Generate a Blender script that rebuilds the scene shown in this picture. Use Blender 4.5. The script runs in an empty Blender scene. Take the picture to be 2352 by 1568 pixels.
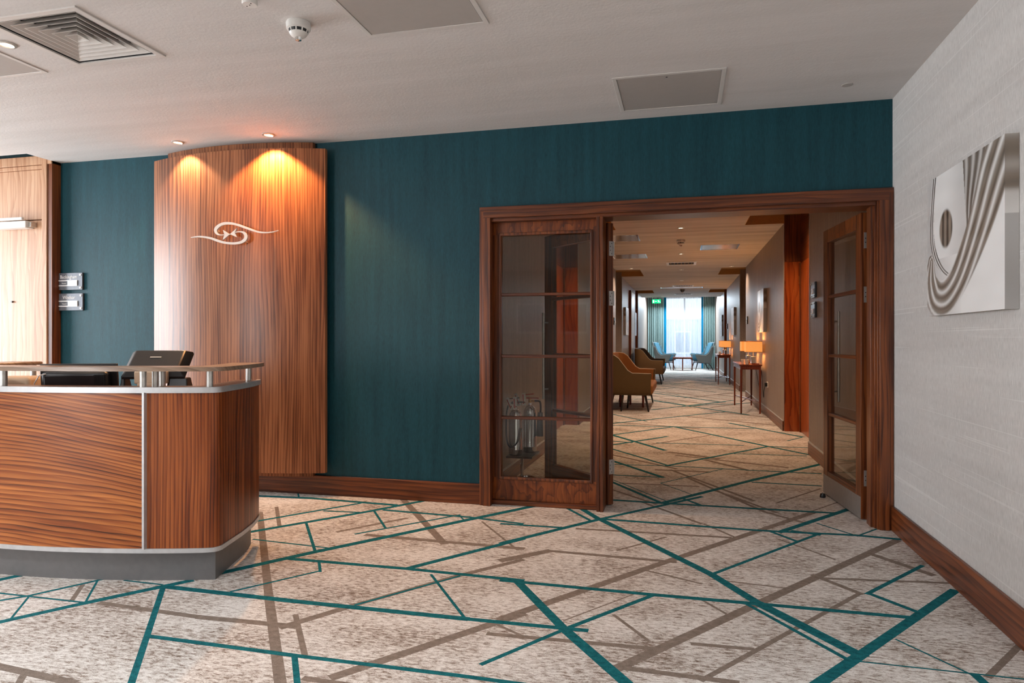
import bpy, bmesh, math, random
from mathutils import Vector, Matrix, noise as mnoise

S = bpy.context.scene
COL = S.collection
PI = math.pi

# ------------------------------------------------------------------ camera, world, daylight, exposure
cam_data = bpy.data.cameras.new('camera')
cam_data.sensor_fit = 'HORIZONTAL'
cam_data.sensor_width = 36.0
cam_data.lens = 24.0
cam_data.shift_y = -4.0 / 2352.0
cam_data.clip_start = 0.05
cam = bpy.data.objects.new('camera', cam_data)
COL.objects.link(cam)
cam.location = (0, 0, 1.2)
cam.rotation_euler = (PI / 2, 0, math.atan(392 / 1568))
S.camera = cam

S.view_settings.view_transform = 'Standard'
S.view_settings.look = 'None'
S.view_settings.exposure = 0.5
S.view_settings.gamma = 1.0
S.view_settings.use_curve_mapping = False

world = bpy.data.worlds.new('overcast_sky')
S.world = world
world.use_nodes = True
_bg = world.node_tree.nodes['Background']
_bg.inputs[0].default_value = (0.80, 0.90, 1.0, 1)
_bg.inputs[1].default_value = 1.3


def area(name, loc, rot, sx, sy, power, col):
    l = bpy.data.lights.new(name, 'AREA')
    l.shape = 'RECTANGLE'
    l.size, l.size_y = sx, sy
    l.energy = power
    l.color = col
    o = bpy.data.objects.new(name, l)
    o.location = loc
    o.rotation_euler = rot
    COL.objects.link(o)
    return o


# daylight standing outside the lobby's own windows (left wall, wall behind the camera) and the corridor's end window
area('daylight_left_window', (-8.78, 3.1, 1.45), (0, -PI / 2, 0), 2.3, 2.6, 235, (0.90, 0.95, 1.0))
area('daylight_rear_window', (-7.2, -5.25, 1.45), (PI / 2, 0, 0), 1.9, 2.3, 170, (0.96, 0.97, 1.0))
_p = area('corridor_window_portal', (0.07, 29.34, 1.55), (-PI / 2, 0, 0), 2.1, 2.8, 1, (1, 1, 1))
_p.data.cycles.is_portal = True
# added cool fill, hidden above the low ceiling edge, to brighten the window end
area('window_end_fill', (0.0, 27.0, 3.02), (math.radians(-14), 0, 0), 2.2, 3.0, 330, (0.72, 0.87, 1.0))
# added fill spots without fittings, unseen above and behind the camera
for _x in (-6.6, -4.4, -2.2, 0.0):
    for _y in (-3.6, -1.2, 0.9):
        _l = bpy.data.lights.new('lobby_fill_spot', 'SPOT')
        _l.energy, _l.color, _l.spot_size, _l.spot_blend, _l.shadow_soft_size = 54, (0.93, 0.96, 1.0), math.radians(155), 0.8, 0.05
        _o = bpy.data.objects.new('lobby_fill_spot', _l)
        _o.location = (_x, _y, 2.70)
        COL.objects.link(_o)

# ------------------------------------------------------------------ helpers
def link(o, parent=None):
    COL.objects.link(o)
    if parent is not None:
        o.parent = parent
    return o


def tag(o, label=None, cat=None, group=None, kind=None):
    if label: o['label'] = label
    if cat: o['category'] = cat
    if group: o['group'] = group
    if kind: o['kind'] = kind
    return o


def empty(name, loc=(0, 0, 0), rz=0.0):
    o = bpy.data.objects.new(name, None)
    o.location = loc
    o.rotation_euler = (0, 0, rz)
    o.empty_display_size = 0.1
    return link(o)


def obj(name, bm, mats, parent=None, smooth=False, bevel=0.0, world_coords=False, seg=2):
    me = bpy.data.meshes.new(name)
    bmesh.ops.recalc_face_normals(bm, faces=bm.faces[:])
    bm.to_mesh(me)
    bm.free()
    for m in (mats if isinstance(mats, (list, tuple)) else [mats]):
        me.materials.append(m)
    if smooth:
        for p in me.polygons:
            p.use_smooth = True
        if smooth != 'all':
            try:
                me.set_sharp_from_angle(angle=math.radians(smooth if smooth is not True else 35))
            except Exception:
                pass
    o = bpy.data.objects.new(name, me)
    link(o, parent)
    if world_coords and parent is not None:
        o.location = -parent.location
        if parent.parent is not None:
            o.location = (0, 0, 0)
    if bevel:
        b = o.modifiers.new('bevel', 'BEVEL')
        b.width = bevel
        b.segments = seg
        b.limit_method = 'ANGLE'
        b.angle_limit = math.radians(40)
        for p in me.polygons:
            p.use_smooth = True
        try:
            me.set_sharp_from_angle(angle=math.radians(35))
        except Exception:
            pass
    return o


def box(bm, x0, x1, y0, y1, z0, z1, mi=0, M=None):
    vs = [bm.verts.new((x, y, z)) for z in (z0, z1) for x, y in ((x0, y0), (x1, y0), (x1, y1), (x0, y1))]
    if M is not None:
        for v in vs: v.co = M @ v.co
    for f in ((3, 2, 1, 0), (4, 5, 6, 7), (0, 1, 5, 4), (1, 2, 6, 5), (2, 3, 7, 6), (3, 0, 4, 7)):
        fc = bm.faces.new([vs[i] for i in f])
        fc.material_index = mi
    return vs


def nb():
    return bmesh.new()


def boxobj(name, b, mat, parent=None, bevel=0.0, wc=False, M=None):
    bm = nb()
    box(bm, *b, M=M)
    return obj(name, bm, mat, parent, bevel=bevel, world_coords=wc)


def cyl(bm, p0, p1, r0, r1=None, n=16, mi=0, caps=True):
    p0, p1 = Vector(p0), Vector(p1)
    if r1 is None: r1 = r0
    d = (p1 - p0).normalized()
    a = d.orthogonal().normalized()
    b = d.cross(a)
    A, B_ = [], []
    for i in range(n):
        t = 2 * PI * i / n
        w = a * math.cos(t) + b * math.sin(t)
        A.append(bm.verts.new(p0 + w * r0))
        B_.append(bm.verts.new(p1 + w * r1))
    for i in range(n):
        j = (i + 1) % n
        bm.faces.new((A[i], A[j], B_[j], B_[i])).material_index = mi
    if caps:
        bm.faces.new(A[::-1]).material_index = mi
        bm.faces.new(B_).material_index = mi


def lathe(bm, prof, c=(0, 0, 0), n=24, mi=0):
    rings = []
    for r, z in prof:
        if r < 1e-5:
            rings.append([bm.verts.new((c[0], c[1], c[2] + z))])
        else:
            rings.append([bm.verts.new((c[0] + r * math.cos(2 * PI * i / n), c[1] + r * math.sin(2 * PI * i / n), c[2] + z)) for i in range(n)])
    for a, b in zip(rings, rings[1:]):
        for i in range(n):
            j = (i + 1) % n
            q = [a[i % len(a)], a[j % len(a)], b[j % len(b)], b[i % len(b)]]
            u = []
            for v in q:
                if v not in u: u.append(v)
            if len(u) >= 3:
                bm.faces.new(u).material_index = mi
    for r in (rings[0], rings[-1]):
        if len(r) > 1:
            bm.faces.new(r).material_index = mi


def tube(bm, pts, r, n=8, mi=0):
    pts = [Vector(p) for p in pts]
    prev = None
    rings = []
    for i, p in enumerate(pts):
        d = (pts[min(i + 1, len(pts) - 1)] - pts[max(i - 1, 0)]).normalized()
        if prev is None:
            a = d.orthogonal().normalized()
        else:
            a = (prev - d * prev.dot(d)).normalized()
        prev = a
        b = d.cross(a)
        rr = r[i] if isinstance(r, (list, tuple)) else r
        rings.append([bm.verts.new(p + (a * math.cos(2 * PI * k / n) + b * math.sin(2 * PI * k / n)) * rr) for k in range(n)])
    for A, B_ in zip(rings, rings[1:]):
        for k in range(n):
            j = (k + 1) % n
            bm.faces.new((A[k], A[j], B_[j], B_[k])).material_index = mi
    bm.faces.new(rings[0][::-1]).material_index = mi
    bm.faces.new(rings[-1]).material_index = mi


def slab(bm, us, ws, holes, t0, t1, axes, mi=0):
    """One connected plate. us/ws = (lo, hi); holes = [(u0,u1,w0,w1)]; t0,t1 thickness range; axes maps (u,w,t) to xyz."""
    U = sorted({us[0], us[1], *[h[0] for h in holes], *[h[1] for h in holes]})
    W = sorted({ws[0], ws[1], *[h[2] for h in holes], *[h[3] for h in holes]})
    U = [u for u in U if us[0] - 1e-6 <= u <= us[1] + 1e-6]
    W = [w for w in W if ws[0] - 1e-6 <= w <= ws[1] + 1e-6]

    def solid(i, j):
        if not (0 <= i < len(U) - 1 and 0 <= j < len(W) - 1): return False
        cu, cw = (U[i] + U[i + 1]) / 2, (W[j] + W[j + 1]) / 2
        return not any(h[0] < cu < h[1] and h[2] < cw < h[3] for h in holes)
    vd = {}

    def V(i, j, t):
        k = (i, j, t)
        if k not in vd:
            vd[k] = bm.verts.new(axes(U[i], W[j], (t0, t1)[t]))
        return vd[k]
    for i in range(len(U) - 1):
        for j in range(len(W) - 1):
            if not solid(i, j): continue
            for t in (0, 1):
                q = [V(i, j, t), V(i + 1, j, t), V(i + 1, j + 1, t), V(i, j + 1, t)]
                bm.faces.new(q if t else q[::-1]).material_index = mi
            for di, dj, e in ((-1, 0, ((i, j), (i, j + 1))), (1, 0, ((i + 1, j), (i + 1, j + 1))), (0, -1, ((i, j), (i + 1, j))), (0, 1, ((i, j + 1), (i + 1, j + 1)))):
                if not solid(i + di, j + dj):
                    (a, b), (c, d) = e
                    bm.faces.new((V(a, b, 0), V(c, d, 0), V(c, d, 1), V(a, b, 1))).material_index = mi


AX_XZ = lambda u, w, t: (u, t, w)      # wall across, thickness in y
AX_YZ = lambda u, w, t: (t, u, w)      # wall along y, thickness in x
AX_XY = lambda u, w, t: (u, w, t)      # ceiling / floor


def extrude_poly(bm, pts, z0, z1, mi=0):
    """closed outline in xy -> prism"""
    a = [bm.verts.new((x, y, z0)) for x, y in pts]
    b = [bm.verts.new((x, y, z1)) for x, y in pts]
    n = len(pts)
    bm.faces.new(a[::-1]).material_index = mi
    bm.faces.new(b).material_index = mi
    for i in range(n):
        j = (i + 1) % n
        bm.faces.new((a[i], a[j], b[j], b[i])).material_index = mi


def strip_prism(bm, outer, inner, z0, z1, mi=0):
    """band between two open curves of equal length (xy), as a solid"""
    n = len(outer)
    g = [[bm.verts.new((p[0], p[1], z)) for p in c] for z in (z0, z1) for c in (outer, inner)]
    o0, i0, o1, i1 = g
    for k in range(n - 1):
        for q in ((o0[k], o0[k + 1], o1[k + 1], o1[k]), (i0[k + 1], i0[k], i1[k], i1[k + 1]), (o1[k], o1[k + 1], i1[k + 1], i1[k]), (o0[k + 1], o0[k], i0[k], i0[k + 1])):
            bm.faces.new(q).material_index = mi
    for k in (0, n - 1):
        bm.faces.new((o0[k], i0[k], i1[k], o1[k])).material_index = mi


def plate(bm, outer, inner, z0, z1):
    """flat board between two open curves, built as one outline"""
    pts = []
    for q in list(outer) + list(inner)[::-1]:
        if not pts or math.hypot(q[0] - pts[-1][0], q[1] - pts[-1][1]) > 0.004:
            pts.append(q)
    extrude_poly(bm, pts, z0, z1)


def copy_tree(o, parent=None):
    c = o.copy()
    COL.objects.link(c)
    c.parent = parent
    for ch in [x for x in bpy.data.objects if x.parent == o]:
        copy_tree(ch, c)
    return c


def text_mesh(name, body, size, mat, parent, loc, rot, depth=0.001, align='CENTER', xs=1.0):
    cu = bpy.data.curves.new(name, 'FONT')
    cu.body = body
    cu.size = size
    cu.align_x = align
    cu.extrude = depth
    tmp = bpy.data.objects.new(name + '_tmp', cu)
    COL.objects.link(tmp)
    dg = bpy.context.evaluated_depsgraph_get()
    me = bpy.data.meshes.new_from_object(tmp.evaluated_get(dg))
    bpy.data.objects.remove(tmp)
    me.materials.clear()
    me.materials.append(mat)
    o = bpy.data.objects.new(name, me)
    link(o, parent)
    o.location = loc
    o.rotation_euler = rot
    o.scale = (xs, 1, 1)
    return o


# ------------------------------------------------------------------ materials
def srgb(r, g, b):
    f = lambda c: (c / 255 / 12.92) if c / 255 <= 0.04045 else ((c / 255 + 0.055) / 1.055) ** 2.4
    return (f(r), f(g), f(b), 1)


class NT:
    def __init__(self, name):
        self.m = bpy.data.materials.new(name)
        self.m.use_nodes = True
        self.t = self.m.node_tree
        self.n = self.t.nodes
        self.bs = self.n['Principled BSDF']
        self.out = self.n['Material Output']

    def add(self, typ, **kw):
        x = self.n.new(typ)
        for k, v in kw.items():
            setattr(x, k, v)
        return x

    def ln(self, a, b):
        self.t.links.new(a, b)

    def set(self, node, **kw):
        for k, v in kw.items():
            node.inputs[k.replace('_', ' ')].default_value = v

    def coords(self, scale, rot=(0, 0, 0)):
        tc = self.add('ShaderNodeTexCoord')
        mp = self.add('ShaderNodeMapping')
        mp.inputs['Scale'].default_value = scale
        mp.inputs['Rotation'].default_value = rot
        self.ln(tc.outputs['Object'], mp.inputs['Vector'])
        return mp.outputs[0]

    def noise(self, vec, scale=1, detail=2, rough=0.5, dist=0.0):
        x = self.add('ShaderNodeTexNoise')
        self.ln(vec, x.inputs['Vector'])
        x.inputs['Scale'].default_value = scale
        x.inputs['Detail'].default_value = detail
        x.inputs['Roughness'].default_value = rough
        x.inputs['Distortion'].default_value = dist
        return x.outputs['Fac']

    def math(self, op, a, b=None, c=None, clamp=False):
        x = self.add('ShaderNodeMath', operation=op)
        x.use_clamp = clamp
        for i, v in enumerate((a, b, c)):
            if v is None: continue
            if isinstance(v, (int, float)): x.inputs[i].default_value = v
            else: self.ln(v, x.inputs[i])
        return x.outputs[0]

    def ramp(self, fac, stops):
        x = self.add('ShaderNodeValToRGB')
        e = x.color_ramp.elements
        while len(e) < len(stops): e.new(0.5)
        for k, (p, c) in enumerate(stops):
            e[k].position = p
            e[k].color = c
        self.ln(fac, x.inputs[0])
        return x.outputs[0]

    def mix(self, fac, a, b, mode='MIX'):
        x = self.add('ShaderNodeMix', data_type='RGBA', blend_type=mode)
        for sock, v in ((x.inputs[0], fac), (x.inputs[6], a), (x.inputs[7], b)):
            if isinstance(v, (int, float, tuple)): sock.default_value = v
            else: self.ln(v, sock)
        return x.outputs[2]

    def bump(self, h, strength, dist=0.002):
        x = self.add('ShaderNodeBump')
        x.inputs['Strength'].default_value = strength
        x.inputs['Distance'].default_value = dist
        self.ln(h, x.inputs['Height'])
        self.ln(x.outputs[0], self.bs.inputs['Normal'])

    def fin(self, rough=0.5, metal=0.0, spec=0.5):
        self.bs.inputs['Roughness'].default_value = rough
        self.bs.inputs['Metallic'].default_value = metal
        self.bs.inputs['Specular IOR Level'].default_value = spec
        return self.m


def plain(name, c, rough=0.5, metal=0.0, spec=0.5, var=0.06, sc=30):
    """base colour with a little procedural variation"""
    t = NT(name)
    n = t.noise(t.coords((sc, sc, sc)), 1, 3)
    d = tuple(x * (1 - var) for x in c[:3]) + (1,)
    l = tuple(min(1, x * (1 + var)) for x in c[:3]) + (1,)
    t.ln(t.ramp(n, [(0.3, d), (0.7, l)]), t.bs.inputs['Base Color'])
    return t.fin(rough, metal, spec)


def emissive(name, c, strength):
    t = NT(name)
    t.bs.inputs['Base Color'].default_value = c
    t.bs.inputs['Emission Color'].default_value = c
    t.bs.inputs['Emission Strength'].default_value = strength
    return t.fin(0.4)


def wood(name, dark, mid, light, axis='z', rough=0.3, rings=16, across=1.6, along=0.22, seed=0.0, fine=0.35, coat=0.0, spec=0.5, lines=60, wob=1.0, rgw=0.22):
    """veneer: nearly parallel growth lines across the grain, pushed into long cathedral figures by slow noise"""
    t = NT(name)
    tc = t.add('ShaderNodeTexCoord')
    sp = t.add('ShaderNodeSeparateXYZ')
    t.ln(tc.outputs['Object'], sp.inputs[0])
    X, Y, Z = sp.outputs
    if axis == 'z': ac, al = t.math('MULTIPLY_ADD', Y, 0.9, X), Z
    elif axis == 'x': ac, al = t.math('MULTIPLY_ADD', Y, 0.9, Z), X
    else: ac, al = t.math('MULTIPLY_ADD', X, 0.9, Z), Y
    ac = t.math('ADD', ac, seed * 3.7)

    def vec(sa, sl, off=0.0):
        c = t.add('ShaderNodeCombineXYZ')
        t.ln(t.math('MULTIPLY', ac, sa), c.inputs[0])
        t.ln(t.math('MULTIPLY_ADD', al, sl, off), c.inputs[1])
        return c.outputs[0]
    slow = t.noise(vec(across * 2.6, along * 3.2), 1.0, 1.0, 0.4, 0.0)
    med = t.noise(vec(across * 8, along * 7, 5.0), 1.0, 2.0, 0.5, 0.0)
    ph = t.math('ADD', t.math('MULTIPLY', ac, lines * 0.42), t.math('MULTIPLY', slow, rings * wob))
    ph = t.math('ADD', ph, t.math('MULTIPLY', med, 1.6))
    rg = t.math('FRACT', ph)
    rg = t.math('POWER', rg, 2.2)                       # soft rise, sharp dark latewood line
    rg = t.math('SUBTRACT', 1.0, rg)
    f1 = t.noise(vec(210, 3.2), 1.0, 3.0, 0.65, 0.0)
    f2 = t.noise(vec(9, 0.9, 2.0), 1.0, 3.0, 0.55, 0.3)
    f3 = t.noise(vec(42, 1.3, 9.0), 1.0, 2.0, 0.5, 0.1)
    fac = t.math('ADD', t.math('MULTIPLY', rg, rgw), t.math('MULTIPLY', f1, fine))
    fac = t.math('ADD', fac, t.math('MULTIPLY', f2, 0.60))
    fac = t.math('ADD', fac, t.math('MULTIPLY', f3, 0.62))
    fac = t.math('MULTIPLY_ADD', fac, 1.55, -0.86 - (rgw - 0.22) * 0.8, clamp=True)
    col = t.ramp(fac, [(0.05, dark), (0.45, mid), (0.9, light)])
    t.ln(col, t.bs.inputs['Base Color'])
    t.bump(f1, 0.10, 0.001)
    if coat:
        t.bs.inputs['Coat Weight'].default_value = coat
        t.bs.inputs['Coat Roughness'].default_value = 0.12
    return t.fin(rough, 0, spec)


def glass(name, tint, rough=0.02):
    t = NT(name)
    t.n.remove(t.bs)
    tr = t.add('ShaderNodeBsdfTransparent')
    tr.inputs[0].default_value = tint
    gl = t.add('ShaderNodeBsdfGlossy')
    gl.inputs['Color'].default_value = (1, 1, 1, 1)
    gl.inputs['Roughness'].default_value = rough
    ge = t.add('ShaderNodeNewGeometry')
    dt = t.add('ShaderNodeVectorMath', operation='DOT_PRODUCT')
    t.ln(ge.outputs['Normal'], dt.inputs[0])
    t.ln(ge.outputs['Incoming'], dt.inputs[1])
    c = t.math('SUBTRACT', 1.0, t.math('ABSOLUTE', dt.outputs['Value']), clamp=True)
    fr = t.math('MULTIPLY_ADD', t.math('POWER', c, 5.0), 0.85, 0.022)
    mx = t.add('ShaderNodeMixShader')
    t.ln(fr, mx.inputs[0])
    t.ln(tr.outputs[0], mx.inputs[1])
    t.ln(gl.outputs[0], mx.inputs[2])
    t.ln(mx.outputs[0], t.out.inputs[0])
    return t.m


def m_carpet():
    t = NT('carpet_mottled')
    a = t.noise(t.coords((26, 70, 1)), 1.0, 4.0, 0.75, 0.4)
    b = t.noise(t.coords((2.2, 3.2, 1)), 1.0, 3.0, 0.6)
    g = t.noise(t.coords((260, 330, 1)), 1.0, 2.0, 0.6)
    f = t.math('ADD', t.math('MULTIPLY', a, 0.75), t.math('MULTIPLY', b, 0.30))
    f = t.math('ADD', f, t.math('MULTIPLY', g, 0.26))
    f = t.math('ADD', f, -0.155)
    col = t.ramp(f, [(0.33, srgb(106, 86, 74)), (0.42, srgb(154, 139, 127)), (0.49, srgb(206, 198, 190)), (0.60, srgb(234, 229, 223))])
    sp = t.noise(t.coords((70, 130, 1)), 1.0, 3.0, 0.7)
    k = t.math('MULTIPLY', t.math('SUBTRACT', sp, 0.56, clamp=True), 7.0, clamp=True)
    col = t.mix(t.math('MULTIPLY', k, 0.75), col, srgb(132, 100, 74))
    t.ln(col, t.bs.inputs['Base Color'])
    t.bump(g, 0.5, 0.004)
    return t.fin(0.95, 0, 0.1)


def m_carpet_line(name, c1, c2):
    t = NT(name)
    a = t.noise(t.coords((30, 40, 1)), 1.0, 4.0, 0.7)
    g = t.noise(t.coords((260, 330, 1)), 1.0, 2.0, 0.6)
    f = t.math('ADD', t.math('MULTIPLY', a, 0.6), t.math('MULTIPLY', g, 0.4))
    t.ln(t.ramp(f, [(0.35, c1), (0.65, c2)]), t.bs.inputs['Base Color'])
    t.bump(g, 0.5, 0.004)
    return t.fin(0.95, 0, 0.1)


def m_wallcovering(name, c1, c2, axis='z', rough=0.55, spec=0.5, lines=None, horiz='x', weave=0.35):
    """vinyl / fabric wallcovering: fine grain along z; optional faint lighter threads along the wall"""
    t = NT(name)
    a = t.noise(t.coords((190, 190, 26)), 1.0, 3.0, 0.7)
    b = t.noise(t.coords((24, 24, 1.6)), 1.0, 3.0, 0.6)
    kb = 0.12 if lines else 0.4
    f = t.math('ADD', t.math('MULTIPLY', a, 1 - kb), t.math('MULTIPLY', b, kb))
    col = t.ramp(f, [(0.32, c1), (0.68, c2)])
    if lines:
        sc = (0.5, 0.5, 75)
        l = t.noise(t.coords(sc), 1.0, 2.0, 0.5)
        l2 = t.math('GREATER_THAN', l, 0.66)
        l2 = t.math('MULTIPLY', l2, 0.38)
        col = t.mix(l2, col, lines)
        l3 = t.noise(t.coords((0.6, 0.6, 9)), 1.0, 3.0, 0.6)
        col = t.mix(0.16, col, t.ramp(l3, [(0.35, c1), (0.65, lines)]))
    t.ln(col, t.bs.inputs['Base Color'])
    t.bump(a, weave, 0.002)
    return t.fin(rough, 0, spec)


def m_ceiling(name, c1, c2, spec=0.3):
    t = NT(name)
    a = t.noise(t.coords((55, 55, 55)), 1.0, 4.0, 0.65)
    b = t.noise(t.coords((0.5, 5.5, 1), (0, 0, 0.0)), 1.0, 4.0, 0.6, 0.3)
    t.ln(t.ramp(b, [(0.3, c1), (0.7, c2)]), t.bs.inputs['Base Color'])
    t.bump(a, 0.35, 0.004)
    return t.fin(0.75, 0, spec)


def m_fabric(name, c1, c2, sc=420, sheen=0.0):
    t = NT(name)
    a = t.noise(t.coords((sc, sc, sc)), 1.0, 2.0, 0.7)
    t.ln(t.ramp(a, [(0.35, c1), (0.65, c2)]), t.bs.inputs['Base Color'])
    t.bump(a, 0.3, 0.002)
    if sheen:
        t.bs.inputs['Sheen Weight'].default_value = sheen
    return t.fin(0.85, 0, 0.25)


M = {}
M['carpet'] = m_carpet()
M['carpet_teal'] = m_carpet_line('carpet_teal_line', srgb(14, 72, 78), srgb(36, 124, 130))
M['carpet_taupe'] = m_carpet_line('carpet_taupe_line', srgb(112, 98, 88), srgb(152, 138, 126))
M['teal_wall'] = m_wallcovering('teal_wallcovering', srgb(13, 52, 62), srgb(27, 78, 88), rough=0.5, spec=0.25)
M['grey_wall'] = m_wallcovering('grey_linen_wallcovering', srgb(184, 181, 178), srgb(218, 215, 212), rough=0.6, spec=0.3, lines=srgb(236, 235, 232))
M['corridor_wall'] = m_wallcovering('taupe_grained_wallcovering', srgb(118, 102, 90), srgb(170, 152, 138), rough=0.45, spec=0.5)
M['plain_wall'] = m_wallcovering('plain_warm_wall', srgb(160, 150, 140), srgb(185, 176, 166))
M['ceiling'] = m_ceiling('matt_white_ceiling', srgb(208, 204, 201), srgb(219, 215, 213))
M['ceiling_corridor'] = m_ceiling('corridor_ceiling_paint', srgb(184, 174, 168), srgb(222, 214, 208))
M['pocket'] = plain('tan_painted_recess', srgb(186, 138, 80), 0.6)
M['walnut_v'] = wood('dark_walnut_upright', srgb(38, 15, 6), srgb(86, 40, 17), srgb(140, 76, 35), 'z', 0.32, rings=3, across=1.4, lines=70)
M['walnut_h'] = wood('dark_walnut_level', srgb(38, 15, 6), srgb(80, 36, 15), srgb(128, 68, 31), 'x', 0.32, rings=3, across=1.4, seed=3, lines=70)
M['walnut_y'] = wood('dark_walnut_lengthwise', srgb(38, 15, 6), srgb(86, 39, 16), srgb(134, 71, 32), 'y', 0.32, rings=3, across=1.4, seed=3, lines=70)
M['crotch'] = wood('figured_crotch_walnut', srgb(44, 16, 6), srgb(100, 44, 16), srgb(150, 80, 34), 'z', 0.3, rings=6, across=2.6, along=1.4, seed=6, lines=30)
M['desk_h'] = wood('desk_veneer_level', srgb(52, 21, 9), srgb(146, 76, 34), srgb(198, 122, 62), 'x', 0.32, rings=8, across=1.0, along=0.20, seed=1.3, fine=0.26, lines=110, spec=0.35, rgw=0.34)
M['desk_v'] = wood('desk_veneer_upright', srgb(48, 18, 7), srgb(116, 54, 22), srgb(164, 90, 42), 'z', 0.32, rings=5, across=1.2, along=0.16, seed=4.4, fine=0.28, lines=110, spec=0.35, rgw=0.30)
M['panel_v'] = wood('feature_panel_veneer', srgb(50, 24, 12), srgb(112, 64, 38), srgb(164, 106, 70), 'z', 0.33, rings=6, across=1.0, along=0.14, seed=8.1, fine=0.42, lines=90, spec=0.36, rgw=0.28)
M['door_oak'] = wood('pale_door_veneer', srgb(136, 92, 64), srgb(176, 130, 98), srgb(202, 162, 130), 'z', 0.34, rings=4, across=1.3, along=0.3, seed=2.2, fine=0.4, lines=50, spec=0.4)
M['red_door'] = wood('red_brown_door_veneer', srgb(92, 34, 10), srgb(158, 74, 28), srgb(192, 106, 52), 'z', 0.3, rings=5, across=1.2, along=0.3, seed=5.2, fine=0.3, lines=40)
M['top_wood'] = wood('worktop_laminate', srgb(80, 52, 38), srgb(124, 88, 68), srgb(156, 118, 96), 'x', 0.3, rings=4, across=1.2, seed=2, lines=60)
M['ledge'] = wood('ledge_laminate', srgb(100, 78, 62), srgb(136, 112, 92), srgb(166, 142, 122), 'x', 0.28, rings=3, across=1.2, seed=2, lines=60)
M['table_wood'] = wood('table_mahogany', srgb(58, 20, 10), srgb(104, 42, 22), srgb(140, 66, 38), 'z', 0.25, rings=4, across=1.5, lines=80)
M['alu'] = plain('satin_aluminium', srgb(176, 178, 180), 0.32, 1.0)
M['alu_trim'] = plain('pale_aluminium_trim', srgb(196, 198, 200), 0.4, 0.6)
M['steel'] = plain('brushed_steel', srgb(205, 203, 198), 0.34, 0.75, var=0.1)
M['kick_steel'] = plain('kick_plate_steel', srgb(158, 152, 146), 0.4, 0.6)
M['chrome'] = plain('polished_chrome', srgb(225, 225, 225), 0.07, 1.0, var=0.02)
M['brass'] = plain('brass_hinge', srgb(200, 150, 80), 0.3, 1.0)
M['plinth'] = plain('grey_laminate_plinth', srgb(104, 103, 103), 0.45)
M['black'] = plain('black_plastic', srgb(28, 28, 30), 0.35, sc=200)
M['black_soft'] = plain('matt_black', srgb(14, 14, 15), 0.6)
M['screen'] = plain('dark_screen', srgb(10, 11, 13), 0.12)
M['beige'] = plain('beige_plastic', srgb(206, 180, 152), 0.5)
M['white'] = plain('white_plastic', srgb(226, 224, 220), 0.4, var=0.02)
M['white_metal'] = plain('white_painted_metal', srgb(214, 210, 206), 0.4, var=0.02)
M['hatch'] = plain('hatch_panel_paint', srgb(176, 170, 165), 0.55, var=0.02)
M['hatch_gloss'] = plain('satin_hatch_panel', srgb(178, 164, 150), 0.18, 0.35, var=0.02)
M['vent_dark'] = plain('dark_duct', srgb(48, 50, 54), 0.8)
M['glass'] = glass('clear_tinted_glass', (0.84, 0.84, 0.82, 1))
M['lens'] = emissive('warm_lamp_lens', (1.0, 0.80, 0.55, 1), 9.0)
M['lens_soft'] = emissive('soft_lamp_lens', (1.0, 0.90, 0.78, 1), 5.0)
M['sign_face'] = plain('grey_acrylic_sign', srgb(112, 116, 124), 0.3, 0.2)
M['sign_dark'] = plain('dark_sign_backing', srgb(34, 36, 40), 0.5)
M['letter'] = plain('white_lettering', srgb(245, 245, 245), 0.4, var=0.01)
M['slate'] = plain('slider_grey', srgb(92, 98, 104), 0.5)
M['brown_fabric'] = m_fabric('brown_tweed', srgb(56, 42, 24), srgb(112, 88, 54))
M['tan_fabric'] = m_fabric('tan_tweed', srgb(96, 72, 46), srgb(152, 120, 84))
M['orange_fabric'] = m_fabric('tan_inner_upholstery', srgb(124, 76, 34), srgb(158, 102, 52))
M['greybrown_fabric'] = m_fabric('grey_brown_inner_upholstery', srgb(70, 58, 48), srgb(100, 86, 74))
M['blue_fabric'] = m_fabric('blue_grey_upholstery', srgb(46, 88, 106), srgb(78, 122, 138))
M['grey_fabric'] = m_fabric('grey_tweed_shell', srgb(84, 86, 84), srgb(124, 126, 122))
M['piping'] = m_fabric('pale_piping', srgb(176, 160, 138), srgb(206, 192, 172))
M['dark_leg'] = plain('dark_stained_leg', srgb(30, 22, 20), 0.35)
M['red_leg'] = plain('red_brown_leg', srgb(132, 48, 22), 0.35)
M['curtain'] = m_fabric('grey_green_curtain', srgb(118, 142, 140), srgb(158, 176, 170), 90)
M['curtain_blue'] = m_fabric('bright_blue_lining', srgb(0, 118, 156), srgb(20, 150, 188), 90)
M['canvas_edge'] = plain('canvas_edge', srgb(160, 152, 144), 0.5)
M['copper'] = plain('copper_cup', srgb(196, 110, 80), 0.3, 0.8)
M['red_paint'] = plain('red_lever', srgb(190, 50, 30), 0.4)
M['cardstock'] = plain('printed_tag_card', srgb(232, 224, 216), 0.6)
M['red_print'] = plain('red_print', srgb(190, 60, 50), 0.6)


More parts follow.
